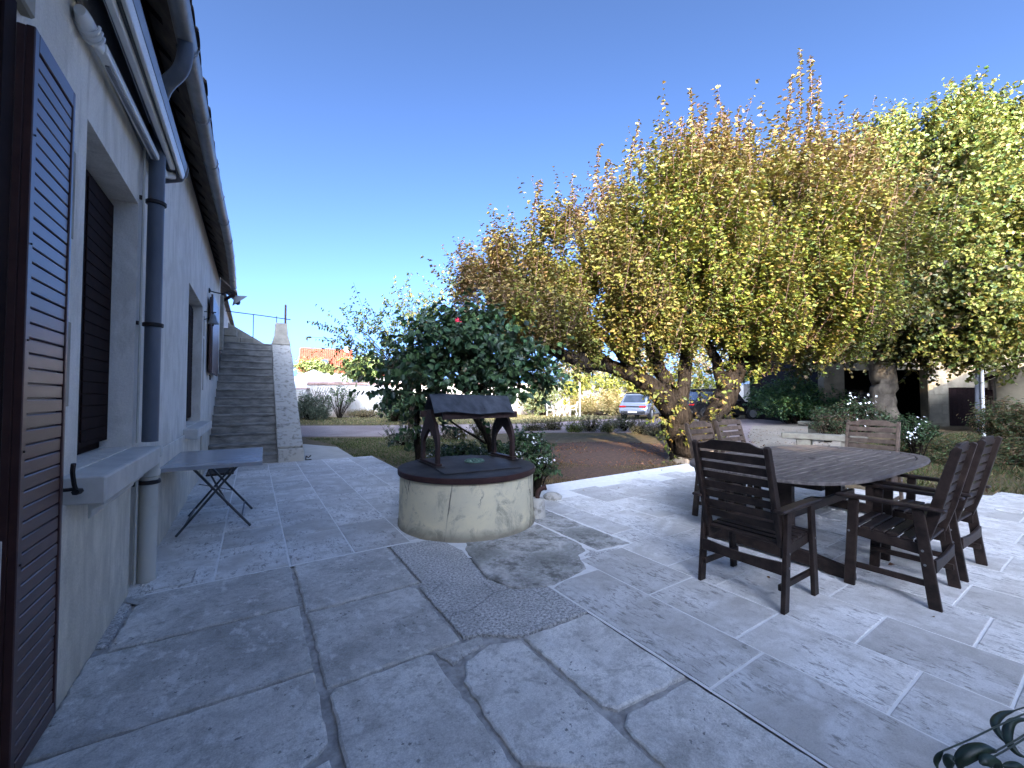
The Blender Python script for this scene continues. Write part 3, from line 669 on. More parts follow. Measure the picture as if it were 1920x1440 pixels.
def arch(x):
    o = empty('x','x','x'); bpy.data.objects.remove(o)
    yc = .24; hw = .255; z0 = .622; zt = 1.20
    n = 10; outl = []; inn = []
    for j in range(n+1):
        t = j/n
        z = z0+(zt-z0)*t; k = 1.0 if t < .45 else math.cos((t-.45)/.55*PI*.43)
        outl.append((yc-hw*k, z))
    for j in range(n+1):
        t = j/n; zi = .40; z = z0+zi*t; k = 1.0 if t < .5 else math.cos((t-.5)/.5*PI*.49)
        inn.append((yc-(hw-.065)*k, z))
    m = MB(); n1 = n+1
    for sgn in (1,-1):
        for j in range(n):
            oa,ob = outl[j],outl[j+1]; ia,ib = inn[j],inn[j+1]
            f = lambda p: (yc+(p[0]-yc)*sgn, p[1])
            quad = [f(oa),f(ob),f(ib),f(ia)]
            m.prism(quad, 'x', x-.018, x+.018)
    m.prism([(yc-.10,1.02),(yc+.10,1.02),(yc+.06,1.24),(yc-.06,1.24)], 'x', x-.017, x+.017)
    a = m.build('arch_frame', MT['archiron'], W)
    MB().box(x-.05,x+.05,yc-.31,yc+.31,.6075+.010,.6075+.018).build('foot_plate', MT['iron'], a)
    MB().box(x-.03,x+.03,yc-.27,yc+.27,.626,.65).build('foot_rail', MT['archiron'], a)
    return a
arch(-.36); arch(.62)
MB().bar((-.36,.24,1.19),(.62,.24,1.19),.03,.07).build('beam', MT['archiron'], W)
rf = MB(); nx_ = 14; ny_ = 7; vv = []
for s_ in (0,1):
    for i in range(nx_+1):
        for j in range(ny_+1):
            u = i/nx_; v_ = j/ny_*2-1
            xl,xr_ = ((-.39-.09*-v_, .66-.14*-v_) if v_ < 0 else (-.39+.10*v_, .66-.10*v_)); x = xl+(xr_-xl)*u
            yy = .22+v_*.40; z = 1.43-abs(v_)**1.25*.22+.012*math.sin(u*9)*abs(v_)+.01*math.sin(u*4+1)-s_*.006
            vv.append((x,yy,z))
m1 = ny_+1; nn_ = (nx_+1)*m1; fs = []
for i in range(nx_):
    for j in range(ny_):
        a,b,c,d = i*m1+j, i*m1+j+1, (i+1)*m1+j+1, (i+1)*m1+j
        fs += [(a,d,c,b),(nn_+a,nn_+b,nn_+c,nn_+d)]
for i in range(nx_):
    for j in (0,ny_): a,b = i*m1+j,(i+1)*m1+j; fs.append((a,b,nn_+b,nn_+a))
for j in range(ny_):
    for i in (0,nx_): a,b = i*m1+j,i*m1+j+1; fs.append((a,b,nn_+b,nn_+a))
cr = rf.add(vv, fs).build('canopy', MT['roofsheet'], W, smooth='auto')
MB().box(-.36,.60,-.125,-.10,1.14,1.215).build('fascia', MT['archiron'], W)
MB().box(-.36,.62,.56,.585,1.14,1.215).build('fascia', MT['archiron'], W)
for x in (-.33,.15,.58): MB().lathe([(.009,0),(.009,.006)], (0,0), 8).build('rivet', MT['iron'], cr, loc=(x,-.13,1.247))
for k in range(11):
    MB().tube([(.52+.008*math.cos(a)*(k%2), .26+.012*math.sin(a), 1.14-.033*k+.02*math.cos(a)) for a in [2*PI*j/8 for j in range(9)]], .0035, 5, cap=False).build('chain_link', MT['iron'], W)
orn = MB().lathe([(.12,.618),(.12,.630),(.0,.634)], (.14,.10), 24).build('ornament', MT['verdigris'], W)
for k in range(12):
    a = 2*PI*k/12; MB().lathe([(.022,0),(.018,.016),(.0,.022)], (0,0), 8).build('ornament_leaf', MT['verdigris'], orn, loc=(.14+.088*math.cos(a),.10+.088*math.sin(a),.628))
for k in range(5):
    a = 2*PI*k/5; MB().lathe([(.02,0),(.016,.02),(.0,.026)], (0,0), 8).build('ornament_leaf', MT['verdigris'], orn, loc=(.14+.04*math.cos(a),.10+.04*math.sin(a),.632))
pb = empty('pipe_stub', 'rusty bent pipe stub set in a small stone block against the well', 'pipe', (2.80,3.80,0), -.5)
MB().lathe([(.095,0),(.09,.1),(.085,.19),(.075,.21),(.0,.215)], (0,0), 12, 0, .05).build('stone_block', MT['lichen'], pb, smooth='auto')
MB().tube(smoothpath([(0,0,.19),(0,0,.27),(.03,0,.31),(.08,0,.335)],4), .026, 10).tube([(.075,0,.333),(.10,0,.34)], .036, 10).build('bent_pipe', MT['rust'], pb, smooth='auto')

# ------------------------------------------------------------------ folding metal table
T = empty('folding_table', 'grey metal folding table with crossed legs standing by the house wall', 'table', (-.31,5.60,0), -.02)
MB().box(-.42,.42,-.68,.66,.705,.725).box(-.42,.42,-.68,-.672,.685,.705).box(-.42,.42,.652,.66,.685,.705).box(-.42,-.412,-.68,.66,.685,.705).box(.412,.42,-.68,.66,.685,.705).build('tabletop', MT['tabletop'], T, bevel=.0025)
for y in (-.42,.38):
    o_ = .012 if y < 0 else -.012
    MB().bar((-.30,y,.006),(.22,y,.69),.022,.028,(0,1,0)).build('leg', MT['tableleg'], T, bevel=.003)
    MB().bar((.32,y+o_*2,.006),(-.20,y+o_*2,.69),.022,.028,(0,1,0)).build('leg', MT['tableleg'], T, bevel=.003)
for (a,b) in (((-.12,-.42,.50),(.13,.38,.25)),((.12,-.40,.25),(-.12,.38,.50))):
    MB().bar(a,b,.018,.006).build('brace', MT['tableleg'], T)
MB().bar((-.24,-.42,.085),(-.24,.38,.085),.014,.014).build('spreader', MT['tableleg'], T)
MB().bar((.24,-.40,.11),(.24,.36,.11),.014,.014).build('spreader', MT['tableleg'], T)

# ------------------------------------------------------------------ wooden dining table
D = empty('garden_dining_table', 'large dark slatted wooden garden table with clipped corners on a trestle base', 'table', (4.98,1.88,0))
hx,hy = 1.47,.74
def sup(a, e=3.7): 
    c,q = math.cos(a),math.sin(a); return (hx*math.copysign(abs(c)**(2/e),c), hy*math.copysign(abs(q)**(2/e),q))
ol = [sup(2*PI*k/64+.001) for k in range(64)]
inn = [(p[0]*(1-.10/abs(hx)) if 1 else 0, p[1]*(1-.085/hy)) for p in ol]
rim = MB(); n = len(ol); za,zb = .708,.74
vs_ = [(p[0],p[1],za+.004) for p in ol]+[(p[0]*.998,p[1]*.998,zb-.008) for p in ol]+[(p[0]*.994,p[1]*.992,zb) for p in ol]+[(p[0],p[1],zb) for p in inn]+[(p[0],p[1],za) for p in inn]
fs = []
for i in range(n):
    j = (i+1)%n
    fs += [(i,j,n+j,n+i),(n+i,n+j,2*n+j,2*n+i),(2*n+i,2*n+j,3*n+j,3*n+i),(3*n+i,3*n+j,4*n+j,4*n+i),(4*n+i,4*n+j,j,i)]
rim.add(vs_, fs).build('table_rim', MT['woodtop'], D)
def clip_x(y0, y1):      # x reach of the inner outline for a board lying across y0..y1
    r = []
    for yy in (y0, y1):
        best = 0
        for i in range(n):
            p,q = inn[i],inn[(i+1)%n]
            if (p[1]-yy)*(q[1]-yy) <= 0 and abs(p[1]-q[1]) > 1e-9: best = max(best, p[0]+(q[0]-p[0])*(yy-p[1])/(q[1]-p[1]))
        r.append(best)
    return r
nb = 15; yi = hy*(1-.085/hy)-.004; xi = hx*(1-.10/hx)-.004
for k in range(nb):
    ya_ = -yi+2*yi*k/nb+.008; yb_ = -yi+2*yi*(k+1)/nb-.008
    xa_,xb_ = clip_x(ya_, yb_); xa_ -= .006; xb_ -= .006
    if min(xa_,xb_) < .3: xa_ = xb_ = max(.3, min(xa_,xb_))
    for s in (1,-1):
        z1 = zb-.001+random.uniform(-.0012,.0012)
        P = [(.045,ya_),(xa_,ya_),(xb_,yb_),(.045,yb_)] if s > 0 else [(-.045,ya_),(-.045,yb_),(-xb_,yb_),(-xa_,ya_)]
        MB().prism(P, 'z', .716, z1).build('plank', MT['woodtop'], D, bevel=.004)
MB().box(-.040,.040,-yi,yi,.716,zb-.0005).build('cross_band', MT['woodtop'], D, bevel=.002)
MB().box(-xi,xi,-.035,.035,.690,.714).build('centre_rail', MT['wood'], D)
for s in (-1,1): MB().box(-xi+.25,xi-.25,s*.40-.02,s*.40+.02,.655,.706).build('apron', MT['wood'], D)
MB().lathe([(.032,.7405),(.034,.744),(.028,.745),(.0,.742)], (0,0), 16).build('parasol_hole', MT['plastic'], D)
for sx in (-1,1):
    x = sx*1.13
    for s in (-1,1):
        MB().box(x-.03,x+.03,s*.20-.085,s*.20+.085,.07,.69).build('leg', MT['wood'], D, bevel=.004)
    MB().prism([(-.69,.0),(-.53,.0),(-.47,.02),(.33,.02),(.39,.0),(.52,.0),(.52,.055),(.46,.09),(.25,.125),(-.38,.125),(-.63,.09),(-.69,.055)], 'x', x-.032, x+.032).build('foot', MT['wood'], D, bevel=.004)
    MB().box(x-.034,x+.034,-.50,.50,.64,.706).build('head_beam', MT['wood'], D, bevel=.004)
MB().box(-1.09,1.09,-.02,.02,.20,.29).build('stretcher', MT['wood'], D, bevel=.003)

# ------------------------------------------------------------------ armchairs (facing +X in their own frame, origin under the seat centre)
def make_chair(label, wood):
    c = empty('garden_armchair', label, 'chair', group='wooden armchairs round the dining table')
    hw = .285
    for s in (-1,1):
        y = s*hw
        # back post leaning back, running from in front of the seat up to the top rail
        MB().prism([(-.30,1.06),(-.325,1.075),(-.345,1.06),(-.325,.98),(-.235,.60),(-.175,.40),(-.115,.40),(-.17,.60),(-.265,.95)], 'y', y-s*.034-.016, y-s*.034+.016).build('back_post', wood, c, bevel=.004)
        MB().prism([(-.24,0),(-.175,0),(-.105,.64),(-.165,.64)], 'y', y-.014, y+.014).build('rear_leg', wood, c, bevel=.004)
        MB().prism([(.21,0),(.275,0),(.235,.64),(.175,.64)], 'y', y-.014, y+.014).build('front_leg', wood, c, bevel=.004)
        MB().prism([(-.27,.642),(-.27,.662),(.10,.672),(.30,.668),(.32,.655),(.30,.642)], 'y', y-.035, y+.035).build('arm', wood, c, bevel=.007)
        MB().prism([(-.17,.33),(.245,.37),(.245,.435),(-.17,.40)], 'y', y-s*.028-.012, y-s*.028+.012).build('seat_rail', wood, c, bevel=.003)
        MB().prism([(-.21,.13),(.255,.13),(.255,.17),(-.21,.17)], 'y', y-s*.026-.011, y-s*.026+.011).build('side_stretcher', wood, c, bevel=.003)
        for (xx,zz) in ((-.155,.37),(-.165,.28),(.235,.40)):
            b = MB().lathe([(.008,0),(.008,.004)], (0,0), 8).build('bolt', MT['zinc'], c, loc=(xx,y+s*.014,zz)); b.rotation_euler = (-s*PI/2,0,0)
    MB().prism([(-hw+.012,.235),(hw-.012,.235),(hw-.012,.32),(.12,.305),(0,.30),(-.12,.305),(-hw+.012,.32)], 'x', -.215, -.195).build('back_stretcher', wood, c, bevel=.003)
    for k in range(6):
        x0 = -.17+.072*k; z = .408+.0045*k
        MB().box(x0,x0+.060,-hw+.018,hw-.018,z,z+.018).build('seat_slat', wood, c, bevel=.003)
    # ladder back
    def bx(z): # x of the back at height z
        return -.15-(z-.40)/.66*.155
    for k in range(7):
        z0 = .50+.073*k; z1 = z0+.054
        MB().add([(bx(z0)-.008,-hw+.05,z0),(bx(z0)+.010,-hw+.05,z0),(bx(z0)+.010,hw-.05,z0),(bx(z0)-.008,hw-.05,z0),
                  (bx(z1)-.008,-hw+.05,z1),(bx(z1)+.010,-hw+.05,z1),(bx(z1)+.010,hw-.05,z1),(bx(z1)-.008,hw-.05,z1)],
                 [(0,3,2,1),(4,5,6,7),(0,1,5,4),(1,2,6,5),(2,3,7,6),(3,0,4,7)]).build('back_slat', wood, c, bevel=.003)
    # crest rail with raised middle
    n = 12; vs_ = []
    for j in range(n+1):
        u = j/n; yy = -hw+.020+(2*hw-.04)*u; t = abs(u-.5)*2
        top = 1.085 if t < .45 else 1.085-.035*(0.5-0.5*math.cos(PI*(t-.45)/.35)) if t < .8 else 1.05
        for (z,dx) in ((1.012,-.010),(1.012,.012),(top,.012),(top,-.010)):
            vs_.append((bx(z)+dx, yy, z))
    fs = [(0,1,2,3),(4*n+3,4*n+2,4*n+1,4*n)]+[(4*j+q,4*j+4+q,4*j+4+(q+1)%4,4*j+(q+1)%4) for j in range(n) for q in range(4)]
    MB().add(vs_, fs).build('crest_rail', wood, c, bevel=.003)
    return c
ch1 = make_chair('dark wooden armchair nearest the well, its slatted back towards the camera', MT['wood'])
ch1.location = (3.11,1.55,0); ch1.rotation_euler = (0,0,0)
def chair(src, x, y, a, label):
    c = dup(src, None, (x,y,0), a); c['label'] = label; return c
chair(ch1, 4.05, .96, PI/2+.02, 'very dark wooden armchair at the right, nearer of the two with backs towards the lens')
chair(ch1, 4.83, .95, PI/2-.03, 'very dark wooden armchair at the right edge, farther of the two side by side')
ch2 = make_chair('brown wooden armchair half hidden just behind the nearest chair back', MT['chairwood'])
ch2.location = (4.66,2.64,0); ch2.rotation_euler = (0,0,-PI/2+.04)
chair(ch2, 5.40, 2.70, -PI/2-.04, 'brown wooden armchair on the far table side, under the old tree')
chair(ch2, 6.47, 1.87, PI+.02, 'brown wooden armchair at the far table end in front of the stone bench')

# ------------------------------------------------------------------ leaves
def leafmesh(name, P, Dv, Nv, S_, tone, mat, parent, width=.62, fold=.18, curl=.12, kind='stuff'):
    P = np.asarray(P,float); n = len(P)
    Dv = Dv/np.linalg.norm(Dv,axis=1,keepdims=True)
    B = np.cross(Dv, Nv); B /= (np.linalg.norm(B,axis=1,keepdims=True)+1e-9); Nn = np.cross(B, Dv)
    S1 = S_[:,None]
    co = np.empty((n,6,3))
    co[:,0] = P
    co[:,1] = P+Dv*S1*.32+B*S1*width*.5+Nn*S1*fold
    co[:,2] = P+Dv*S1*.72+B*S1*width*.36+Nn*S1*(fold*.7-curl)
    co[:,3] = P+Dv*S1*1.0-Nn*S1*curl*1.6
    co[:,4] = P+Dv*S1*.72-B*S1*width*.36+Nn*S1*(fold*.7-curl)
    co[:,5] = P+Dv*S1*.32-B*S1*width*.5+Nn*S1*fold
    me = bpy.data.meshes.new(name); me.vertices.add(n*6); me.vertices.foreach_set('co', co.ravel())
    base = (np.arange(n)*6)[:,None]
    q = np.concatenate([base+np.array([[0,1,2,3]]), base+np.array([[0,3,4,5]])], axis=1).ravel().astype(np.int32)
    me.loops.add(n*8); me.loops.foreach_set('vertex_index', q)
    me.polygons.add(n*2); me.polygons.foreach_set('loop_start', (np.arange(n*2)*4).astype(np.int32))
    try: me.polygons.foreach_set('loop_total', np.full(n*2,4,np.int32))
    except Exception: pass
    me.update(calc_edges=True)
    at_ = me.color_attributes.new('tone','FLOAT_COLOR','POINT')
    t = np.ones((n,6,4)); t[:,:,:3] = tone[:,None,:]
    at_.data.foreach_set('color', t.ravel()); me.materials.append(mat)
    o = bpy.data.objects.new(name, me); COL.objects.link(o)
    if parent: o.parent = parent; o.location = -parent.location
    if kind: o['kind'] = kind
    return o
def unit(v): return v/(np.linalg.norm(v,axis=1,keepdims=True)+1e-9)
def palette(n, cols, wts=None, jitter=.18):
    cols = np.array(cols); idx = rng.choice(len(cols), n, p=(np.array(wts)/sum(wts) if wts else None))
    return np.clip(cols[idx]*(1+rng.normal(0,jitter,(n,1)))+rng.normal(0,.006,(n,3)), .004, .9)
def crown(blobs, nshoot, slen, per, up=.7, spread=.4, inner=.5, clump=0):
    """shoots growing out of a set of ellipsoids; returns leaf base points, shoot directions, shoot starts/ends"""
    C_ = np.array([b[0] for b in blobs], float); R_ = np.array([b[1] for b in blobs], float)
    wt = np.array([(r[0]*r[1]*r[2])**.75 for r in R_]); wt /= wt.sum()
    if clump:
        nc = max(8, nshoot//clump); kc = rng.choice(len(blobs), nc, p=wt)
        dc = unit(rng.normal(0,1,(nc,3))); rc = inner+(1-inner)*rng.random(nc)**.5; cc = C_[kc]+dc*R_[kc]*rc[:,None]
        j = rng.integers(0, nc, nshoot); k = kc[j]; d = unit(dc[j]+rng.normal(0,.35,(nshoot,3)))
        sp = (R_[k].mean(1)*.135)[:,None]; st = cc[j]+rng.normal(0,1,(nshoot,3))*sp
    else:
        k = rng.choice(len(blobs), nshoot, p=wt)
        d = unit(rng.normal(0,1,(nshoot,3))); r = inner+(1-inner)*rng.random(nshoot)**.6
        st = C_[k]+d*R_[k]*r[:,None]
    g_ = unit(d*spread+np.array([[0,0,up]])+rng.normal(0,.22,(nshoot,3)))
    L_ = slen*(.45+.9*rng.random(nshoot)**1.6)
    t = (np.arange(per)+rng.random((nshoot,per))*.8)/per
    bend = rng.normal(0,.12,(nshoot,3))
    P = st[:,None,:]+g_[:,None,:]*(t*L_[:,None])[:,:,None]+bend[:,None,:]*(t**2*L_[:,None])[:,:,None]
    return P.reshape(-1,3), np.repeat(g_,per,0), st, st+g_*L_[:,None]+bend*L_[:,None], t.reshape(-1)
def leafdirs(G, droop=.25, out_=.9):
    n = len(G); r = unit(rng.normal(0,1,(n,3))); r -= G*(r*G).sum(1,keepdims=True); r = unit(r)
    D_ = unit(G*.35+r*out_+np.array([[0,0,-droop]])); N_ = unit(rng.normal(0,.55,(n,3))+np.array([[0,0,.8]])+G*.2)
    return D_, N_
def twigs(mb, a, b, r0=.006, n=3):
    for p,q in zip(a,b):
        m = (p+q)/2; mb.tube([p,m,q], [r0,r0*.7,r0*.3], n, cap=False)
def leafparts(P, D_, N_, S_, tone_cols, mat, parent, count, width=.62, cond=None, name='leaf'):
    """the leaves that show largest, nearest the eye, as pieces of their own sharing a few meshes"""
    dist = np.linalg.norm(P-np.array([[0,0,EYE]]),axis=1)
    if cond is not None: dist = np.where(cond, dist, 1e9)
    idx = np.argsort(dist)[:count]; protos = []
    for c in tone_cols:
        o = leafmesh(name, np.zeros((1,3)), np.array([[1.,0,0]]), np.array([[0,0,1.]]), np.array([1.]), np.array([c]), mat, None, width, kind=None)
        protos.append(o.data); bpy.data.objects.remove(o)
    for i in idx:
        d = Vector(D_[i]).normalized(); b = d.cross(Vector(N_[i])).normalized(); nn = b.cross(d)
        o = bpy.data.objects.new(name, protos[int(rng.integers(len(protos)))]); COL.objects.link(o)
        M = Matrix((d,-b,nn)).transposed().to_4x4(); M = M @ Matrix.Scale(float(S_[i]),4)
        M.translation = Vector(P[i])-parent.location
        o.parent = parent; o.matrix_local = M
    keep = np.ones(len(P),bool); keep[idx] = False; return keep
def limb(mb, pts, rs, k=5, n=10, jit=.06):
    p = smoothpath(pts, k); r = interp(rs, k)
    p = [np.array(q)+rng.normal(0,1,3)*r[i]*.10 for i,q in enumerate(p)]
    mb.tube(p, r, n, jit=jit)

# ------------------------------------------------------------------ the old many-stemmed tree
base = K(1298,8.75)
OT = empty('old_spreading_tree', 'old wide spreading fruit tree with leaning stems and yellow bronze leaves', 'tree', base)
tm = MB(); loc = lambda px,py,F: at(px,py,F)-base
limb(tm, [loc(1300,868,8.7)-Vector((0,0,.1)),loc(1290,835,8.65),loc(1275,800,8.6),loc(1262,770,8.55)], [.44,.36,.33,.33], n=14, jit=.10)
limb(tm, [loc(1315,868,8.85)-Vector((0,0,.1)),loc(1320,820,8.8),loc(1340,780,8.85),loc(1362,740,8.9),loc(1378,700,9.0),loc(1385,640,9.2),loc(1400,560,9.4)], [.30,.26,.20,.24,.19,.15,.07], n=12, jit=.10)
limb(tm, [loc(1278,785,8.55),loc(1240,742,8.45),loc(1195,708,8.3),loc(1150,690,8.2),loc(1095,676,8.0),loc(1030,655,7.7),loc(960,630,7.5)], [.26,.19,.165,.145,.15,.09,.05], n=12)
limb(tm, [loc(1262,770,8.6),loc(1215,720,8.8),loc(1170,670,8.9),loc(1110,610,9.0),loc(1040,550,9.0)], [.22,.16,.12,.09,.04])
limb(tm, [loc(1262,775,8.6),loc(1250,720,8.6),loc(1225,660,8.6),loc(1210,580,8.5),loc(1190,480,8.5)], [.22,.15,.13,.09,.04])
limb(tm, [loc(1265,775,8.65),loc(1282,715,8.7),loc(1290,650,8.7),loc(1310,560,8.7),loc(1330,440,8.7)], [.20,.14,.12,.09,.04])
limb(tm, [loc(1362,745,8.9),loc(1350,700,8.9),loc(1330,650,8.7),loc(1290,600,8.5)], [.16,.12,.09,.04])
limb(tm, [loc(1380,700,9.0),loc(1420,650,9.2),loc(1480,610,9.3),loc(1560,560,9.4)], [.15,.12,.10,.05])
limb(tm, [loc(1150,690,8.2),loc(1100,650,8.3),loc(1060,620,8.5),loc(990,570,8.6)], [.12,.09,.07,.03])
trunk = tm.build('trunk', MT['bark'], OT, smooth=True)
ft = MB(); 
ft.lathe([(.54,-.05),(.50,.08),(.44,.22),(.40,.36),(.37,.42)], (0,0), 22, 0, .06); ft.build('trunk_foot', MT['palebark'], OT, smooth='auto')
# sawn limb stump
stp = MB().tube([loc(1108,690,7.95),loc(1084,672,7.85)], [.15,.17], 14).build('sawn_stump', MT['bark'], OT, smooth='auto')
def E3(px,py,F,rx,ry,rz): p = at(px,py,F); return ((p.x,p.y,p.z),(rx,ry,rz))
blobs = [E3(1270,470,8.6,1.7,1.6,1.5),E3(1400,440,8.8,1.6,1.6,1.5),E3(1510,470,9.2,1.5,1.6,1.5),E3(1180,560,8.2,1.3,1.2,1.1),
         E3(1060,520,8.6,1.25,1.2,1.05),E3(970,540,8.8,1.0,1.1,.8),E3(1330,560,8.2,1.4,1.2,1.0),E3(1470,590,8.5,1.4,1.3,.9),
         E3(1590,500,9.2,1.3,1.4,1.4),E3(1090,620,7.9,1.1,.9,.6),E3(980,640,7.6,.9,.8,.5),E3(1230,640,8.2,.9,.9,.45),E3(1560,620,8.9,1.2,1.1,.6),
         E3(1600,600,9.2,.7,.8,.7),E3(1040,655,7.8,.8,.7,.35),E3(1135,655,8.0,.7,.6,.35),E3(930,600,8.4,.9,.8,.5),E3(1200,600,8.3,.8,.7,.5),E3(1280,620,8.8,.8,.8,.45),E3(1120,600,8.2,.8,.7,.5),E3(1350,600,8.5,.9,.8,.5),E3(1450,660,9.0,1.1,1.0,.45),E3(1320,640,8.8,.9,.8,.4),E3(1400,640,8.6,1.0,.9,.4)]
P,G_,st,en,tt = crown(blobs, 13500, .90, 20, up=1.15, spread=.48, inner=.35, clump=36)
sprouts = [E3(1268,812,8.35,.30,.25,.28),E3(1290,850,8.5,.30,.25,.16),E3(1245,770,8.3,.3,.25,.25),E3(1330,800,8.6,.3,.25,.3),E3(1365,750,8.7,.25,.25,.35),E3(1190,700,8.2,.5,.3,.15),E3(1230,720,8.4,.4,.3,.35),E3(1290,720,8.5,.35,.3,.45),E3(1350,690,8.8,.35,.3,.4),E3(1120,680,8.0,.5,.3,.16),E3(1400,680,8.9,.5,.4,.35),E3(1060,690,7.8,.6,.4,.22),E3(1000,680,7.6,.6,.4,.22)]
P2,G2,st2,en2,_ = crown(sprouts, 300, .26, 8, up=.3, spread=.8, inner=.55)
P = np.vstack([P,P2]); G_ = np.vstack([G_,G2]); st = np.vstack([st,st2]); en = np.vstack([en,en2])
# long whips along the skyline
wh = [(1015,335),(1030,400),(925,470),(960,440),(880,465),(1125,270),(1150,330),(1200,225),(1240,230),(1296,165),(1320,205),(1385,200),(1410,230),(1360,250),(1500,90),(1535,145),(1480,200),(1460,250),(1270,280),(1175,300),(1560,240),(1440,300),(1080,400),(1350,190),(1110,380),(1600,210),(1525,230)]
wp,wg,wstem = [],[],MB()
for (px,py) in wh:
    for q in range(3):
        F = 8.2+random.random(); dy = 0 if q == 0 else random.uniform(15,75); dx = 0 if q == 0 else random.uniform(-26,26)
        top = at(px+dx,py+dy,F); bot = at(px+dx+random.uniform(-22,12), py+random.uniform(170,230), F)
        v = np.array(top-bot); L_ = np.linalg.norm(v); g1 = v/L_; k = int(L_/.019)
        side = np.array([random.uniform(-.05,.05), random.uniform(-.05,.05), 0])
        for jj in range(k):
            t = jj/k; wp.append(np.array(bot)+v*t+side*math.sin(t*PI)*L_); wg.append(g1)
        pts_ = [np.array(bot)+v*t+side*math.sin(t*PI)*L_-np.array(base) for t in (0,.2,.4,.6,.8,1)]
        wstem.tube(pts_, [.007,.006,.005,.004,.003,.002], 4, cap=False)
wstem.build('whip_shoots', MT['twig'], OT)['kind'] = 'stuff'
P = np.vstack([P, np.array(wp)]); G_ = np.vstack([G_, np.array(wg)])
D_,N_ = leafdirs(G_); n = len(P); S_ = rng.uniform(.050,.102,n)
Fd = P@np.array([SY,CY,0]); Xd = P@np.array([CY,-SY,0]); pxs = 960+755*Xd/np.maximum(Fd,1)
bronze = np.clip((1250-pxs)/380,0,1)*.75+np.clip((P[:,2]-4.4)/2.4,0,1)*.85+rng.normal(0,.16,n)
bronze += .28*np.sin(P[:,0]*1.7+P[:,2]*1.3)*np.cos(P[:,1]*1.4)
bronze = np.clip(bronze,0,1)[:,None]
yg = palette(n, [(.145,.155,.026),(.100,.125,.024),(.185,.170,.034),(.062,.082,.022),(.19,.13,.04)], [3,3,2,2,1.4], .25)
bz = palette(n, [(.165,.10,.042),(.135,.082,.045),(.115,.090,.036),(.18,.135,.05),(.12,.06,.04)], [3,2,2,2,1])
tone = yg*(1-bronze)+bz*bronze
keep = leafparts(P,D_,N_,S_,[(.165,.165,.028),(.205,.175,.035),(.115,.135,.026),(.19,.125,.038)], MT['leaf'], OT, 260)
leafmesh('crown', P[keep],D_[keep],N_[keep],S_[keep],tone[keep], MT['leaf'], OT)
tw = MB(); twigs(tw, [s-np.array(base) for s in st[::3]], [e-np.array(base) for e in en[::3]], .005)
tag(tw.build('twigs', MT['twig'], OT), kind='stuff')

# ------------------------------------------------------------------ plane trees on the right
def plane_tree(label, px, F, trunk_r, blobs, nsh, pal, wts, size, parts=0, stem=True, per=13, slen=.8, up=.25, spread=.9, inner=.45, mat='leaf', lean=0, top=3.6):
    b = K(px,F); t = empty('plane_tree', label, 'tree', b)
    if stem:
        m = MB(); limb(m, [(0,0,-.15),(.0,0,.5),(lean*.4,0,1.4),(lean*.2-.05,0,2.3),(lean,0,3.0),(lean,.1,top)], [trunk_r*1.25,trunk_r*1.05,trunk_r*.88,trunk_r*.95,trunk_r*1.12,trunk_r*.7], n=18, jit=.035)
        for k in range(7):
            a = 2*PI*k/7+.4; L_ = random.uniform(1.6,2.8)
            limb(m, [(lean,0,2.7),(lean+math.cos(a)*.7,math.sin(a)*.7,3.4),(lean+math.cos(a)*L_,math.sin(a)*L_,4.4+random.random()*1.4)], [trunk_r*.55,trunk_r*.35,trunk_r*.12], n=9)
        m.build('trunk', MT['planebark'], t, smooth=True)
    P,G_,st,en,tt = crown(blobs, nsh, slen, per, up=up, spread=spread, inner=inner, clump=30)
    D_,N_ = leafdirs(G_, .3); n = len(P); S_ = rng.uniform(size*.7,size*1.2,n); tone = palette(n, pal, wts)
    keep = np.ones(n,bool)
    if parts: keep = leafparts(P,D_,N_,S_,pal[:4], MT[mat], t, parts, .85)
    leafmesh('crown', P[keep],D_[keep],N_[keep],S_[keep],tone[keep], MT[mat], t, width=.85)
    tw = MB(); twigs(tw, [s-np.array(b) for s in st[::4]], [e-np.array(b) for e in en[::4]], .008)
    tag(tw.build('twigs', MT['bark'], t), kind='stuff'); return t
plp = [(.125,.145,.032),(.09,.12,.028),(.17,.17,.042),(.145,.155,.035),(.20,.155,.05),(.06,.09,.025)]
pl_shade = [(.055,.066,.022),(.040,.052,.018),(.080,.078,.026),(.066,.056,.026),(.11,.085,.03),(.03,.04,.016)]  # leaf colours darkened to carry the shade under the right-hand crowns
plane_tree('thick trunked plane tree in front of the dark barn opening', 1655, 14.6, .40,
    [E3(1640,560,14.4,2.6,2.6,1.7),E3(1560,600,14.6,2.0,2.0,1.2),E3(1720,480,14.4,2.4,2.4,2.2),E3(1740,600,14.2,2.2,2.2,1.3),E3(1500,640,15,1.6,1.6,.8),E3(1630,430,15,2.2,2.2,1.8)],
    4600, pl_shade, [3,3,2,2,1,3], .125, parts=60, top=3.6)
plane_tree('tall yellow green plane tree at the right edge of the garden', 1990, 13.0, .34,
    [E3(1840,385,13,2.3,2.5,2.1),E3(1940,400,12.6,2.4,2.4,2.3),E3(1740,355,13.6,1.9,2,1.8),E3(1860,480,12.6,2.4,2.2,1.8),E3(1950,560,12.2,2.4,2.2,1.3),E3(1820,600,13,2.2,2,1.2),E3(1900,640,12.2,2.0,1.8,.8),E3(1680,360,14.2,1.8,2,1.5),E3(1640,315,14.0,1.7,2,1.2),E3(1710,290,13.8,1.7,2,1.0),E3(1790,285,13.4,1.8,2,1.0),E3(2050,440,12.5,2.4,2.4,2.3),E3(1760,470,13.6,2.0,2,1.6)],
    9500, plp, [3,2,3,2,2,2], .105, parts=160)

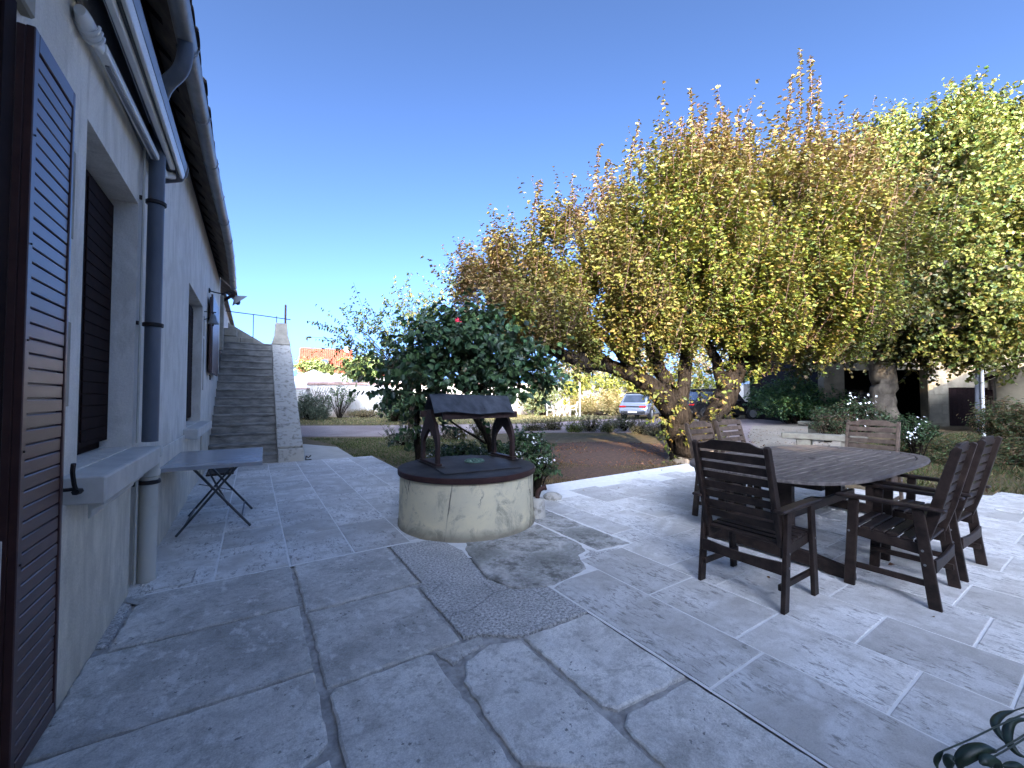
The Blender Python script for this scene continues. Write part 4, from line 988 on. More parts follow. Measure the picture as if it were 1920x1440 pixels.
# ------------------------------------------------------------------ bush behind the well (big dark leaves, one red bloom)
bb = K(845,6.3)
HB = empty('leafy_shrub', 'dark green big leaved shrub overhanging the well roof with one red bloom', 'shrub', bb)
hm = MB(); l2 = lambda px,py,F: at(px,py,F)-bb
limb(hm, [l2(785,862,6.6)+Vector((0,0,-.12)),l2(782,800,6.6),l2(785,740,6.5),l2(790,680,6.4)], [.055,.045,.04,.02], n=8)
limb(hm, [l2(928,878,6.1)+Vector((0,0,-.05)),l2(915,820,6.1),l2(890,780,6.1),l2(870,720,6.0),l2(850,650,6.0)], [.06,.055,.05,.04,.02], n=8)
limb(hm, [l2(912,832,6.1),l2(860,800,6.2),l2(820,770,6.3)], [.02,.016,.01], n=6)
limb(hm, [l2(880,760,6.1),l2(930,700,6.2),l2(960,650,6.4)], [.04,.03,.015], n=6)
hm.build('trunk', MT['bark'], HB, smooth=True)
hb = [E3(850,660,6.0,.75,.6,.48),E3(780,690,6.1,.5,.5,.36),E3(920,665,6.2,.62,.55,.42),E3(885,622,6.3,.45,.5,.30),E3(830,625,6.4,.38,.4,.26),E3(960,690,6.2,.42,.4,.30),E3(745,720,6.2,.32,.3,.22),E3(870,730,5.7,.75,.3,.16),E3(800,780,6.3,.35,.3,.25),E3(985,722,5.9,.36,.3,.17),E3(955,742,5.3,.22,.15,.07),E3(1000,690,6.2,.4,.4,.25)]
P,G_,st,en,tt = crown(hb, 560, .42, 9, up=.2, spread=.8, inner=.3)
D_,N_ = leafdirs(G_, .45); n = len(P); S_ = rng.uniform(.08,.135,n)
pal = [(.042,.08,.036),(.03,.058,.028),(.055,.095,.04),(.038,.065,.04),(.08,.07,.036)]
keep = leafparts(P,D_,N_,S_,pal[:4], MT['waxleaf'], HB, 290, .72)
leafmesh('foliage', P[keep],D_[keep],N_[keep],S_[keep],palette(n,pal,[3,3,2,2,.4])[keep], MT['waxleaf'], HB, width=.72)
tw = MB(); twigs(tw, [s-np.array(bb) for s in st[::2]], [e-np.array(bb) for e in en[::2]], .005)
tag(tw.build('twigs', MT['bark'], HB), kind='stuff')
fl = MB(); fp = l2(859,604,5.75)
for k in range(7):
    a = 2*PI*k/7; d = Vector((math.cos(a),.3*math.sin(a)-.3,math.sin(a)+.1*k%2)); q = fp+d*.035
    fl.add([fp, fp+d*.03+Vector((.02,0,.02)), fp+d*.06, fp+d*.03-Vector((.02,0,.02))], [(0,1,2,3)])
    fl.add([Vector(v)-Vector((0,.003,0)) for v in (fp, fp+d*.03+Vector((.02,0,.02)), fp+d*.06, fp+d*.03-Vector((.02,0,.02)))], [(3,2,1,0)])
fl.tube([fp-Vector((0,0,.03)), fp+Vector((0,-.01,.05))], [.02,.008], 6).build('red_bloom', MT['redpetal'], HB)

# ------------------------------------------------------------------ generic shrubs / trees
def shrub(name, label, cat, px, F, blobs, nsh, per, pal, size, slen=.3, up=.6, spread=.6, inner=.2, width=.6, stems=5, mat='leaf', group=None, trunk=None, wts=None, droop=.2, parent_extra=None):
    b = K(px,F); o = empty(name, label, cat, b, group=group)
    P,G_,st,en,tt = crown(blobs, nsh, slen, per, up=up, spread=spread, inner=inner)
    D_,N_ = leafdirs(G_, droop); n = len(P); S_ = rng.uniform(size*.7,size*1.25,n)
    P[:,2] = np.maximum(P[:,2], .01)
    leafmesh('foliage', P,D_,N_,S_,palette(n,pal,wts), MT[mat], o, width=width)
    m = MB()
    if trunk: limb(m, [(0,0,-.1),(.05,0,trunk[1]*.5),(0,.05,trunk[1])], [trunk[0],trunk[0]*.85,trunk[0]*.6], n=9)
    for s,e in list(zip(st,en))[::max(1,len(st)//60)]:
        s = Vector(s)-b; root = Vector((s.x*.15,s.y*.15,(trunk[1] if trunk else 0)))
        m.tube([root, (root+s)*.5+Vector((0,0,.1)), s, Vector(e)-b], [.012 if not trunk else trunk[0]*.3,.010,.006,.003], 4, cap=False)
    m.build('stems', MT['bark'], o); return o
dk = [(.05,.085,.04),(.04,.07,.03),(.07,.11,.05),(.09,.13,.06)]
lt = shrub('cherry_tree', 'loose airy cherry tree with sunlit top left of the big shrub', 'tree', 770, 13.5,
    [E3(700,640,13.3,1.2,1.2,.9),E3(760,590,13.6,1.2,1.2,.8),E3(660,630,13,.8,.8,.55),E3(820,600,14,1.3,1.2,.9),E3(740,680,13.2,1.0,1.0,.6),E3(860,560,14.3,1.1,1.1,.8),E3(690,680,13.2,.8,.7,.5)],
    330, 10, [(.08,.12,.04),(.11,.15,.045),(.17,.19,.06),(.05,.08,.03),(.22,.19,.07)], .12, slen=.8, up=.1, spread=.9, inner=.3, trunk=(.12,1.9), droop=.6, width=.5)
yl = [(.24,.24,.045),(.18,.20,.04),(.28,.26,.06),(.13,.16,.035)]
shrub('wall_shrub', 'round shaded shrub against the far wall beside the white garden set', 'shrub', 1018, 29, [E3(1015,745,28.8,1.3,1.1,1.2),E3(1030,730,29,1.0,1.0,1.0),E3(1000,755,28.5,1.0,1.0,.9)], 420, 12, [(.12,.15,.06),(.08,.11,.04),(.17,.19,.08),(.2,.2,.1)], .14, slen=.5)
shrub('ivy_hedge', 'sunlit yellow green ivy mass covering the far wall top', 'hedge', 1150, 31, [E3(1090,720,31,1.6,1.2,.8),E3(1150,722,31,1.8,1.2,.8),E3(1210,728,31,1.6,1.2,.9),E3(1070,745,31,.8,.8,1.1),E3(1260,730,31,1.6,1.2,1.0),E3(1320,735,31,1.8,1.2,1.2)], 900, 12, yl, .17, slen=.5)
shrub('dry_grass_clump', 'tall straw coloured grass bank below the sunlit ivy', 'grass clump', 1130, 29.5, [E3(1100,765,29.3,1.4,.8,.7),E3(1150,762,29.5,1.4,.8,.9),E3(1195,765,29.6,1.0,.8,.8)], 420, 14, [(.42,.34,.16),(.34,.28,.12),(.5,.42,.22),(.25,.24,.08)], .22, slen=.6, up=1.4, spread=.2, width=.16)
shrub('laurel_shrub', 'broad dark green shrub bank right of the black car', 'shrub', 1480, 20.5, [E3(1490,748,20.5,1.7,1.3,1.0),E3(1440,752,20.8,1.0,1.0,.75),E3(1540,755,20,1.4,1.1,.9),E3(1470,762,19.6,1.6,.9,.6),E3(1560,770,19,1.0,.8,.6)], 1300, 12, [(.035,.085,.035),(.05,.11,.045),(.03,.06,.03),(.10,.16,.05)], .12, slen=.4, mat='waxleaf')
shrub('ivy_hedge', 'dark ivy hanging over the far wall behind the broad shrub', 'hedge', 1480, 25.6, [E3(1430,700,25.6,1.6,.8,.55),E3(1490,698,25.4,1.6,.8,.6),E3(1550,700,25.2,1.6,.8,.8),E3(1390,690,26,1.2,.8,.7)], 760, 12, [(.05,.09,.04),(.07,.12,.05),(.11,.16,.06)], .15, slen=.5, up=-.3)
shrub('white_flower_bush', 'dark bush with small white flowers at the foot of the plane tree', 'bush', 1610, 13.6, [E3(1600,775,13.4,.75,.6,.38),E3(1560,785,13.2,.6,.5,.32),E3(1632,790,13.2,.5,.5,.35)], 420, 10, [(.035,.06,.03),(.05,.08,.035),(.07,.06,.04)], .07, slen=.25)
shrub('potted_rose', 'low red green rose bush behind the stone slabs', 'bush', 1548, 12.3, [E3(1550,800,12.2,.45,.4,.28),E3(1580,795,12.3,.35,.4,.3)], 260, 9, [(.05,.06,.03),(.09,.05,.035),(.04,.07,.03)], .06, slen=.2)
shrub('lavender_mound', 'large grey green lavender mound against the rough stone wall', 'bush', 582, 23.5, [E3(585,765,23.5,1.0,.8,.75),E3(570,772,23.3,.8,.7,.6),E3(600,778,23.2,.5,.6,.45)], 800, 10, [(.08,.11,.08),(.06,.085,.06),(.12,.14,.10)], .10, slen=.35, up=1.2, spread=.7, width=.25)
shrub('climbing_rose', 'thin climbing rose beside the wooden trellis on the wall', 'shrub', 637, 25.4, [E3(637,750,25.4,.85,.3,.55)], 70, 8, dk, .12, slen=.5, up=1.0, spread=.5, inner=.6)
shrub('dark_shrub', 'dense dark shrub at the wall foot left of the well canopy', 'shrub', 735, 22, [E3(738,768,22,.9,.8,.55),E3(755,755,21.5,.7,.6,.7),E3(775,762,21,.8,.7,.6)], 560, 10, dk, .11, slen=.35)
shrub('dry_border_plants', 'withered brown border plants along the wall foot', 'plants', 690, 26, [E3(690,777,26,1.2,.4,.22),E3(670,779,26,.8,.4,.18)], 220, 8, [(.22,.17,.09),(.30,.24,.13),(.12,.12,.06)], .10, slen=.3, up=1.2, width=.25)
i = 0
for (px,py,F,r,h_,pal_,lab) in (
    (1000,798,16.5,.55,.38,[(.12,.12,.07),(.18,.15,.09),(.08,.09,.05)],'wispy brown lavender by the drive, left of the pale bright clump'),
    (1035,795,16.8,.50,.45,[(.14,.13,.07),(.20,.17,.10),(.09,.10,.05)],'tall wispy seed headed lavender below the white garden set'),
    (1077,800,15.8,.34,.34,[(.20,.26,.08),(.26,.30,.10),(.15,.2,.06)],'bright yellow green clump at the drive edge below the pole'),
    (1105,795,16.0,.48,.45,[(.17,.17,.09),(.24,.22,.12),(.11,.12,.06)],'straw tinted lavender between the bright clump and the silver car'),
    (1140,797,15.6,.42,.38,[(.16,.2,.10),(.22,.24,.12),(.11,.14,.07)],'grey green lavender just left of the silver car bumper'),
    (1170,790,16.2,.55,.55,[(.16,.18,.11),(.22,.23,.14),(.10,.12,.07)],'tallest silvery lavender in front of the silver car bumper'),
    (1200,800,15.2,.45,.36,[(.19,.19,.11),(.26,.24,.15),(.12,.13,.08)],'pale lavender under the silver car wheel'),
    (1228,805,14.6,.33,.34,[(.15,.15,.10),(.24,.21,.14),(.09,.10,.06)],'round grey lavender tuft closest to the old tree trunk'),
    (755,820,11.5,.50,.52,[(.13,.15,.11),(.18,.20,.14),(.10,.11,.08)],'spiky grey green lavender left of the well with dry flower stalks'),
    (790,835,10.4,.42,.36,[(.07,.10,.06),(.10,.13,.08),(.05,.07,.04)],'low dark green lavender touching the shrub stem'),
    (850,812,13.2,.55,.40,[(.13,.12,.09),(.20,.18,.12),(.08,.08,.05)],'dry twiggy shrub seen under the well canopy'),
    (905,805,13.8,.45,.40,[(.12,.12,.08),(.17,.16,.10),(.08,.08,.05)],'dry brown shrub seen through the right well arch')):
    shrub('lavender_bush', lab, 'bush', px, F, [E3(px,py+9,F,r*.75,r*.6,h_*.45)], 90, 9, [tuple(min(.6,q*1.25) for q in c_) for c_ in pal_], .075, slen=.42, up=1.2, spread=.8, width=.2, group='lavender bushes along the drive')
pgl = [(.05,.09,.04),(.07,.11,.05),(.035,.06,.03)]
def flowers(parent, pts, r, name='flower'):
    for p in pts:
        m = MB()
        for k in range(5):
            a = 2*PI*k/5+random.random(); d = Vector((math.cos(a),math.sin(a),.25)); s = Vector((-math.sin(a),math.cos(a),0))
            m.add([Vector((0,0,0)), d*r*.6+s*r*.38, d*r, d*r*.6-s*r*.38], [(0,1,2,3)])
        o = m.build(name, MT['petal'], parent, loc=p-parent.location); o.rotation_euler = (random.uniform(.4,1.5),0,random.uniform(-1,.4))
wf = shrub('white_geranium', 'leafy plant with white flower heads just behind the well rim', 'plant', 1005, 5.6,
    [E3(1000,855,5.5,.22,.25,.26),E3(1015,880,5.4,.16,.2,.16),E3(985,840,5.7,.2,.25,.22),E3(930,848,6.4,.35,.3,.12),E3(870,850,7.0,.5,.3,.10),E3(840,850,7.4,.4,.3,.08)], 420, 9, pgl, .05, slen=.15, mat='waxleaf')
fp_ = []
for (px,py,F,nf,sp) in ((1022,862,5.3,18,.05),(976,848,5.5,14,.045),(972,862,5.5,6,.03),(1005,820,5.5,9,.06),(1001,832,5.5,4,.02),(993,875,5.3,7,.035),(985,818,5.6,5,.03),(868,822,7,9,.10),(833,838,7.4,8,.12),(810,852,7.2,8,.10),(920,850,6.6,7,.07),(906,840,6.8,4,.05),(945,838,6.6,5,.08)):
    c = at(px,py,F)
    for k in range(nf): fp_.append(c+Vector((random.gauss(0,sp),random.gauss(0,sp),random.gauss(0,sp*.6))))
flowers(wf, fp_, .017)
wb = [o for o in bpy.data.objects if o.name.startswith('white_flower_bush')][0]
fp_ = [at(random.uniform(1588,1645), random.uniform(735,800), 12.8) for k in range(38)]
flowers(wb, fp_, .035)
wb2 = shrub('white_daisy_clump', 'daisy clump with white flowers behind the far table end', 'plant', 1718, 8.6, [E3(1720,815,8.6,.3,.3,.22),E3(1700,800,8.8,.2,.2,.2)], 200, 8, pgl, .05, slen=.2)
flowers(wb2, [at(random.gauss(1716,12), random.gauss(812,14), 8.35) for k in range(30)], .022)
# tall weedy bed on the right
WD = [(.07,.10,.045),(.10,.12,.05),(.16,.11,.06),(.05,.075,.035),(.13,.10,.05)]
for (px,py,F,rx,rz,lab) in ((1760,856,9.2,1.3,.24,'weedy green border behind the right end of the dining table'),(1850,875,8.4,1.2,.26,'tall green weeds behind the two right hand chairs'),(1935,865,8.0,1.0,.38,'leafy green border plants at the right edge of the frame'),(1915,800,9.4,.6,.42,'dark shrub in front of the small right hand outbuilding')):
    shrub('border_plant', lab, 'plants', px, F, [E3(px,py,F,rx,.8,rz)], 620, 9, WD, .075, slen=.35, up=1.0, spread=.6, width=.3)
# plants beyond the wall
shrub('palm_plant', 'sunlit spiky palm leaves rising above the far wall', 'palm', 685, 31, [E3(670,700,31,1.0,.8,.5),E3(715,698,31,1.0,.8,.5),E3(690,690,31,.8,.8,.6)], 170, 10, [(.22,.30,.10),(.28,.34,.13),(.16,.24,.08)], .5, slen=.9, up=.9, spread=1.0, inner=0, width=.10, droop=.1)
shrub('neighbour_bush', 'small sunlit bush in front of the red roofed house', 'bush', 588, 45, [E3(588,690,45,1.7,1.5,.7),E3(610,694,45,1.2,1.2,.5)], 260, 10, [(.18,.22,.07),(.14,.18,.06),(.24,.26,.09)], .25, slen=.6)
shrub('neighbour_tree', 'pinkish brown tree glimpsed behind the old tree', 'tree', 1180, 40, [E3(1100,690,40,3,2,1.6),E3(1200,680,40,3,2,2),E3(1300,670,40,3,2,2.6),E3(1400,670,38,3,2,2.4)], 900, 11, [(.24,.17,.11),(.2,.18,.08),(.16,.18,.07)], .28, slen=.9, trunk=(.2,2))
shrub('neighbour_hedge', 'green hedge and trees beyond the barn', 'hedge', 1700, 34, [E3(1500,660,34,4,3,2.5),E3(1650,640,34,4,3,3.5),E3(1850,640,34,5,3,4)], 1300, 11, dk, .3, slen=.9)

# ------------------------------------------------------------------ grass, weeds, litter
def grass(name, label, poly_px, n, hgt, cols, wid=.008, kind='stuff', lean=.5, world=None):
    pts = []
    Q = [K(*p) for p in poly_px] if world is None else [Vector((a,b,0)) for a,b in world]
    xs_ = [q.x for q in Q]; ys_ = [q.y for q in Q]
    def inside(x,y):
        c = False; j = len(Q)-1
        for i in range(len(Q)):
            if (Q[i].y > y) != (Q[j].y > y) and x < (Q[j].x-Q[i].x)*(y-Q[i].y)/(Q[j].y-Q[i].y)+Q[i].x: c = not c
            j = i
        return c
    while len(pts) < n:
        x = random.uniform(min(xs_),max(xs_)); y = random.uniform(min(ys_),max(ys_))
        if inside(x,y) and not (x < 7.75 and y < 5.13) and not (x < 2.42 and y < 9.8) and not (y < 2.3-(x-7.6)*.8 and x < 9.7): pts.append((x,y,-.03))
    P = np.array(pts); G1 = unit(np.stack([rng.normal(0,lean,n),rng.normal(0,lean,n),np.ones(n)],1))
    patch = .55+.6*(np.sin(P[:,0]*1.9+1)*np.cos(P[:,1]*2.3)*.5+.5)
    S1 = hgt*rng.uniform(.4,1.3,n)*patch; Nn = unit(rng.normal(0,1,(n,3)))
    o = leafmesh(name, P, G1, Nn, S1, palette(n,cols), MT['grass'], None, width=wid/hgt*2, fold=.02, curl=.2)
    tag(o, label, 'grass', kind=kind); return o
dry = [(.15,.105,.055),(.10,.075,.04),(.19,.14,.075),(.075,.065,.032)]
grass('dry_grass', 'thin brown dried grass growing in the bed beside the patio', [(985,5.75),(1120,6.4),(1290,7.6),(1290,9.0),(1230,8.2),(1120,8.1),(1010,8.9),(960,9)], 9000, .045, dry)
grass('mulch_litter', 'reddish bark chips and dead leaves over the flower bed', [(1010,8.7),(1120,7.9),(1235,8.0),(1290,9.4),(1300,11.5),(1130,12.5),(1000,11.8),(985,10)], 7000, .05, [(.20,.09,.05),(.11,.06,.04),(.28,.14,.08),(.17,.12,.06)], wid=.02, lean=2.5)
grass('green_lawn', 'patchy green grass between the path and the drive', [(575,13.4),(760,13.6),(900,13),(960,11),(960,9.2),(800,8.6),(740,8.2),(745,7.6),(715,9.3),(665,9.4),(630,11.6),(600,12.6)], 16000, .05, [(.07,.11,.035),(.10,.13,.045),(.16,.14,.07),(.055,.085,.03)])
grass('verge_grass', 'dry grass verge between the drive and the far wall', [(540,19.4),(720,19.5),(1000,21),(1150,25.5),(1120,29),(950,30),(740,27.5),(560,25.5)], 22000, .09, [(.20,.18,.09),(.14,.15,.07),(.30,.25,.13),(.10,.12,.05)], wid=.014)
grass('border_grass', 'low grass and weeds of the right hand garden bed', [(1640,7.4),(1720,6.2),(1800,5.9),(2100,5.2),(2100,14),(1800,15),(1620,12)], 15000, .12, [(.08,.11,.04),(.12,.12,.05),(.17,.13,.07)], wid=.010)
# fallen leaves, scattered one by one
lf = empty('fallen_leaves', 'brown fallen leaves scattered over gravel and paving', 'leaves', K(1500,12))
lf['kind'] = 'stuff'
n = 420; P = []
for k in range(n):
    px = random.uniform(1400,1560); F = random.uniform(10.5,17); p = K(px,F,.0)
    if k > 408: p = Vector((random.uniform(3,7.2), random.uniform(-.3,4.9), .006))
    P.append(p)
P = np.array([tuple(p) for p in P]); D_ = unit(np.stack([rng.normal(0,1,n),rng.normal(0,1,n),rng.normal(0,.15,n)],1)); N_ = np.tile([[0,0,1.]],(n,1))+rng.normal(0,.2,(n,3))
leafmesh('leaf_litter', P,D_,unit(N_),rng.uniform(.03,.07,n),palette(n,[(.16,.09,.05),(.10,.06,.04),(.24,.16,.08)]), MT['leaf'], lf)

# ------------------------------------------------------------------ far wall, beyond it the neighbours
def fwall(name, label, cat, p0, p1, z1, th, mat, cop=True):
    d = (p1-p0); L_ = d.length; a = math.atan2(d.y,d.x); o = empty(name, label, cat, p0, a)
    MB().box(0,L_,-th/2,th/2,-.1,z1).build('wall_face', MT[mat], o)
    if cop:
        k = 0; x = 0
        while x < L_-.01:
            w_ = min(.42, L_-x); zz = random.uniform(-.008,.008)
            MB().prism([(-th/2-.09,z1+.0+zz),(-th/2-.09,z1+.045+zz),(0,z1+.20+zz),(th/2+.09,z1+.045+zz),(th/2+.09,z1+.0+zz)], 'x', x+.004, x+w_-.004).build('coping_tile', MT['coping'], o, bevel=.006)
            x += .42
    return o
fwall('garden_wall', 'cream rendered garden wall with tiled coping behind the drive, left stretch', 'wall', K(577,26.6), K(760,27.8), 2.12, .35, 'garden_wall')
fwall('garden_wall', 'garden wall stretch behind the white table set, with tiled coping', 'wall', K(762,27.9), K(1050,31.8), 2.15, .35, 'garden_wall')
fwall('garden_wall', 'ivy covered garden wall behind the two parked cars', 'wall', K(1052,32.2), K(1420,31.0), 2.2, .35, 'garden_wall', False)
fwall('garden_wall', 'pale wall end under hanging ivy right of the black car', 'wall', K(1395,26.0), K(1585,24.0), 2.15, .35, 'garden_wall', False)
rs = empty('rubble_wall', 'short rough stone wall end beside the staircase', 'wall', K(548,26.2))
for r_ in range(9):
    x = 0
    while x < .95:
        w_ = random.uniform(.16,.34); p = RV*x; z = r_*.2
        MB().box(x, min(x+w_-.012,1.0), -.16+random.uniform(-.02,.02), .2, z, z+.188).build('stone', MT['lichen'], rs, bevel=.012); x += w_
rs.rotation_euler = (0,0,-YAW)
MB().box(-.05,1.05,-.22,.22,1.81,1.90).build('coping_tile', MT['coping'], rs, bevel=.01)
# trellis
tr = empty('wooden_trellis', 'diamond wooden trellis fan fixed to the garden wall', 'trellis', K(600,26.2), -YAW)
for k in range(6):
    x0 = -.42+.17*k
    MB().bar((x0,-.22,.95+.05*k),(x0+.42,-.22,1.95),.022,.018).build('lath', MT['chairwood'], tr)
    MB().bar((x0+.42,-.24,.85),(x0,-.24,1.85-.05*k),.022,.018).build('lath', MT['chairwood'], tr)
# shed and parasol roofs behind the wall
ps = empty('pale_shed', 'pale blue boarded shed wall just beyond the rubble wall end', 'shed', K(560,28.0), -YAW)
MB().box(-.6,.75,-.1,.9,0,2.30).build('shed_body', MT['paleshed'], ps)
for k in range(6): MB().box(-.6+.225*k+.005,-.6+.225*(k+1)-.005,-.115,-.101,0,2.30).build('plank', MT['paleshed'], ps, bevel=.003)
tn = empty('garden_canopy', 'large pale canvas canopy roof showing over the wall', 'canopy', K(588,36), -YAW)
apex = (0,0,3.75); e = [(-2.0,-1.8,2.55),(2.4,-1.8,2.55),(2.4,1.8,2.55),(-2.0,1.8,2.55)]
MB().add([apex]+e, [(0,1,2),(0,2,3),(0,3,4),(0,4,1)]).build('canvas_roof', MT['tent'], tn)
MB().add(e+[(x,y,z-.25) for x,y,z in e], [(0,4,5,1),(1,5,6,2),(2,6,7,3),(3,7,4,0)]).build('valance', MT['tent'], tn)
for x,y,z in e: MB().tube([(x,y,0),(x,y,z)], .04, 6).build('pole', MT['whitepaint'], tn)
# red roofed house
rh = empty('red_roofed_house', 'distant house with large orange tiled roof and one skylight', 'house', K(606,58), -YAW+.42)
w2_ = 7.0; MB().box(-3.2,w2_-3.2,0,8,0,4.9).build('wall', MT['tent'], rh)
rt = MB(); zA,zB = 5.0,8.6
rt.add([(-3.3,-.3,zA-.1),(w2_-3.0,-.3,zA-.1),(w2_-3.0,4,zB),(-3.3,4,zB),(-3.3,8.3,zA-.1),(w2_-3.0,8.3,zA-.1),(-3.3,-.3,zA-.3),(w2_-3.0,-.3,zA-.3),(w2_-3.0,4,zB-.2),(-3.3,4,zB-.2),(-3.3,8.3,zA-.3),(w2_-3.0,8.3,zA-.3)],
   [(0,1,2,3),(3,2,5,4),(0,6,7,1),(0,3,9,6),(3,4,10,9),(1,7,8,2),(2,8,11,5),(6,9,8,7),(9,10,11,8)])
rr_ = rt.build('roof', MT['redtile'], rh)
tmesh = None
for r_ in range(9):
    for c_ in range(26):
        if len([1 for _ in ()]): pass
        x = -3.3+ (w2_+.3)/26*c_; t0 = r_/9
        y_ = -.32+4.3*t0; z_ = zA-.08+(zB-zA+.08)*t0
        if tmesh is None:
            dl = Vector((0,4.3/9,(zB-zA+.08)/9))
            mm = MB().add([(0.01,0,.0),(.31,0,.0),(.31,dl.y,dl.z),(0.01,dl.y,dl.z),(.16,0,.09),(.16,dl.y,dl.z+.05)], [(0,4,5,3),(4,1,2,5),(0,1,4),(3,5,2)])
            o = mm.build('roof_tile', MT['redtile'], rr_, loc=(x,y_,z_)); tmesh = o.data
        else:
            o = bpy.data.objects.new('roof_tile', tmesh); COL.objects.link(o); o.parent = rr_; o.location = (x,y_,z_)
sk = MB().box(-.9,.1,1.35,2.25,0,.12).build('skylight', MT['glass'], rh, loc=(0.0,0,zA+1.35)); sk.rotation_euler=(0,0,0)
sk.data.transform(Matrix.Rotation(math.atan2(zB-zA,4.3),4,'X')); sk.location = (.55,-.55,zA+.25)
MB().box(2.9,3.5,3.3,4.2,7.8,9.0).build('chimney', MT['tent'], rh)
h2 = empty('white_house', 'pale distant house behind the trees right of the red roof', 'house', K(720,66), -YAW)
MB().box(-5,5,0,7,0,4.6).build('wall', MT['tent'], h2); MB().prism([(-.4,4.5),(3.5,7.0),(7.4,4.5)], 'x', -5.3, 5.3).build('roof', MT['redtile'], h2)
for x in (-3,0,3): MB().box(x-.5,x+.5,-.03,-.002,1.6,2.9).build('window', MT['glass'], h2)

# ------------------------------------------------------------------ barn and outbuilding on the right
bn = empty('stone_barn', 'shaded stone barn with wide dark opening and low black door', 'barn', K(1570,19.0), -YAW-.05)
k19 = 19.0/755
bw = MB(); x_ = lambda px: (px-1570)*k19
OB = [(x_(1583),x_(1732),0,2.62),(x_(1768),x_(1848),0,1.78)]
def wy(mb, xa, xb, za, zb, ops):
    x = xa
    for (a,b,c,d) in ops:
        mb.box(x,a,0,.4,za,zb); 
        if d < zb: mb.box(a,b,0,.4,d,zb)
        x = b
    mb.box(x,xb,0,.4,za,zb)
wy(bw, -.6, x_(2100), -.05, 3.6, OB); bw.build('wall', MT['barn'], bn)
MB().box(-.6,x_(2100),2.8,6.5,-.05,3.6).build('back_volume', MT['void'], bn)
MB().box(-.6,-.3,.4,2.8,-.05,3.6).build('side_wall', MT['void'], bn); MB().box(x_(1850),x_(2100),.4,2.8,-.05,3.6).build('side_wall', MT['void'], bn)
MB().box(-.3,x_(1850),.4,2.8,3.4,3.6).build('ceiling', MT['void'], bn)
MB().prism([(-.5,3.55),(3.2,6.4),(6.9,3.55),(6.9,3.45),(3.2,6.3),(-.5,3.45)], 'x', -.9, x_(2110)).build('roof', MT['oldtile'], bn)
for r_ in range(6):
    xa = x_(1733)+.01; xb = x_(1766); z = .12+r_*.44
    sp = (xa+xb)/2+random.uniform(-.2,.2)
    for a,b in (((xa,sp-.006),(sp+.006,xb)) if r_%2 else ((xa,xb),)):
        MB().box(a,b,-.015,.0-.002,z,z+.425).build('stone', MT['barnstone'], bn, bevel=.008)
dd = MB().box(x_(1768)+.01,x_(1848)-.01,.10,.16,0,1.77).build('door', MT['void'], bn)
for k in range(9):
    a = x_(1768)+.015+(x_(1848)-x_(1768)-.03)/9*k
    MB().box(a,a+(x_(1848)-x_(1768)-.03)/9-.01,.088,.099,.01,1.76).build('plank', MT['darkbrown'], dd)
ob = empty('lean_to_shed', 'small beige outbuilding with sloping dark roof at the right edge', 'shed', K(1868,15.0), -YAW-.80)
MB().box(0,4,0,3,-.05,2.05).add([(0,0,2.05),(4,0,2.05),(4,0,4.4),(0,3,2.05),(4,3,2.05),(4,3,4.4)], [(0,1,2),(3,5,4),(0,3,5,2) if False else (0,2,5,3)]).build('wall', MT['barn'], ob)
MB().prism([(-.45,1.98),(4.2,4.62),(4.2,4.74),(-.45,2.10)], 'y', -.35, 3.3).build('roof', MT['oldtile'], ob)
for k in range(5): MB().bar((-.35,-.2+.7*k,1.96),(.5,-.2+.7*k,2.44),.07,.09).build('rafter', MT['darkbrown'], ob)
MB().tube([(-.12,-.1,.0),(-.12,-.1,2.0)], .06, 8).build('post', MT['chairwood'], ob)
MB().box(-.42,-.10,-.3,-.05,1.25,1.62).build('wall_box', MT['darkbrown'], ob, bevel=.01)
# ------------------------------------------------------------------ poles
po = empty('white_pole', 'slender white pole standing at the sunlit end of the drive', 'pole', K(1087,27))
MB().tube([(0,0,0),(0,0,2.35)], .055, 10).lathe([(.07,2.35),(.07,2.40),(.0,2.42)], (0,0), 10).build('shaft', MT['whitepaint'], po, smooth='auto')
MB().lathe([(.12,0),(.10,.05),(.055,.08)], (0,0), 10).build('foot', MT['stone'], po)
pp = empty('pale_prop_pole', 'tall pale wooden pole with folded dark parasol cloth by the barn door', 'pole', K(1842,12.6))
MB().tube([(0,0,0),(.02,0,1.5),(.05,0,3.1)], [.045,.042,.036], 10).build('shaft', MT['whitepaint'], pp, smooth='auto')
MB().lathe([(.05,.25),(.10,.3),(.09,1.2),(.07,2.2),(.03,2.6)], (.16,.10), 12, 0, .08).build('folded_cloth', MT['canvas'], pp, smooth='auto')
# ------------------------------------------------------------------ stone bench and slabs
def stone_bench(label, pa, pb, zt, th, wd, legs):
    d = pb-pa; L_ = d.length; a = math.atan2(d.y,d.x); o = empty('stone_bench', label, 'bench', (pa+pb)/2, a, 'stone benches')
    MB().box(-L_/2,L_/2,-wd/2,wd/2,zt-th,zt).build('seat', MT['benchstone'], o, bevel=.02, seg=2)
    for x in legs: MB().box(x*L_/2-.15,x*L_/2+.15,-wd*.38,wd*.38,-.03,zt-th-.002).build('leg', MT['benchstone'], o, bevel=.015)
stone_bench('long low stone slab bench behind the dining table', K(1466,10.7), K(1625,9.5), .44, .14, .40, (-.45,.6))
stone_bench('short stone slab bench behind the longer one, nearer the rose bush', K(1497,14.4), K(1570,13.6), .50, .15, .45, (-.2,.6))
rk = empty('round_stone', 'flat rounded boulder half sunk beside the stone bench', 'stone', K(1450,9.9))
MB().lathe([(.30,-.02),(.34,.03),(.25,.07),(.0,.085)], (0,0), 14, 0, .08).build('boulder', MT['stone'], rk, smooth='auto')
r2 = empty('edge_stone', 'small pale stone at the bed corner right of the well', 'stone', K(1035,5.55))
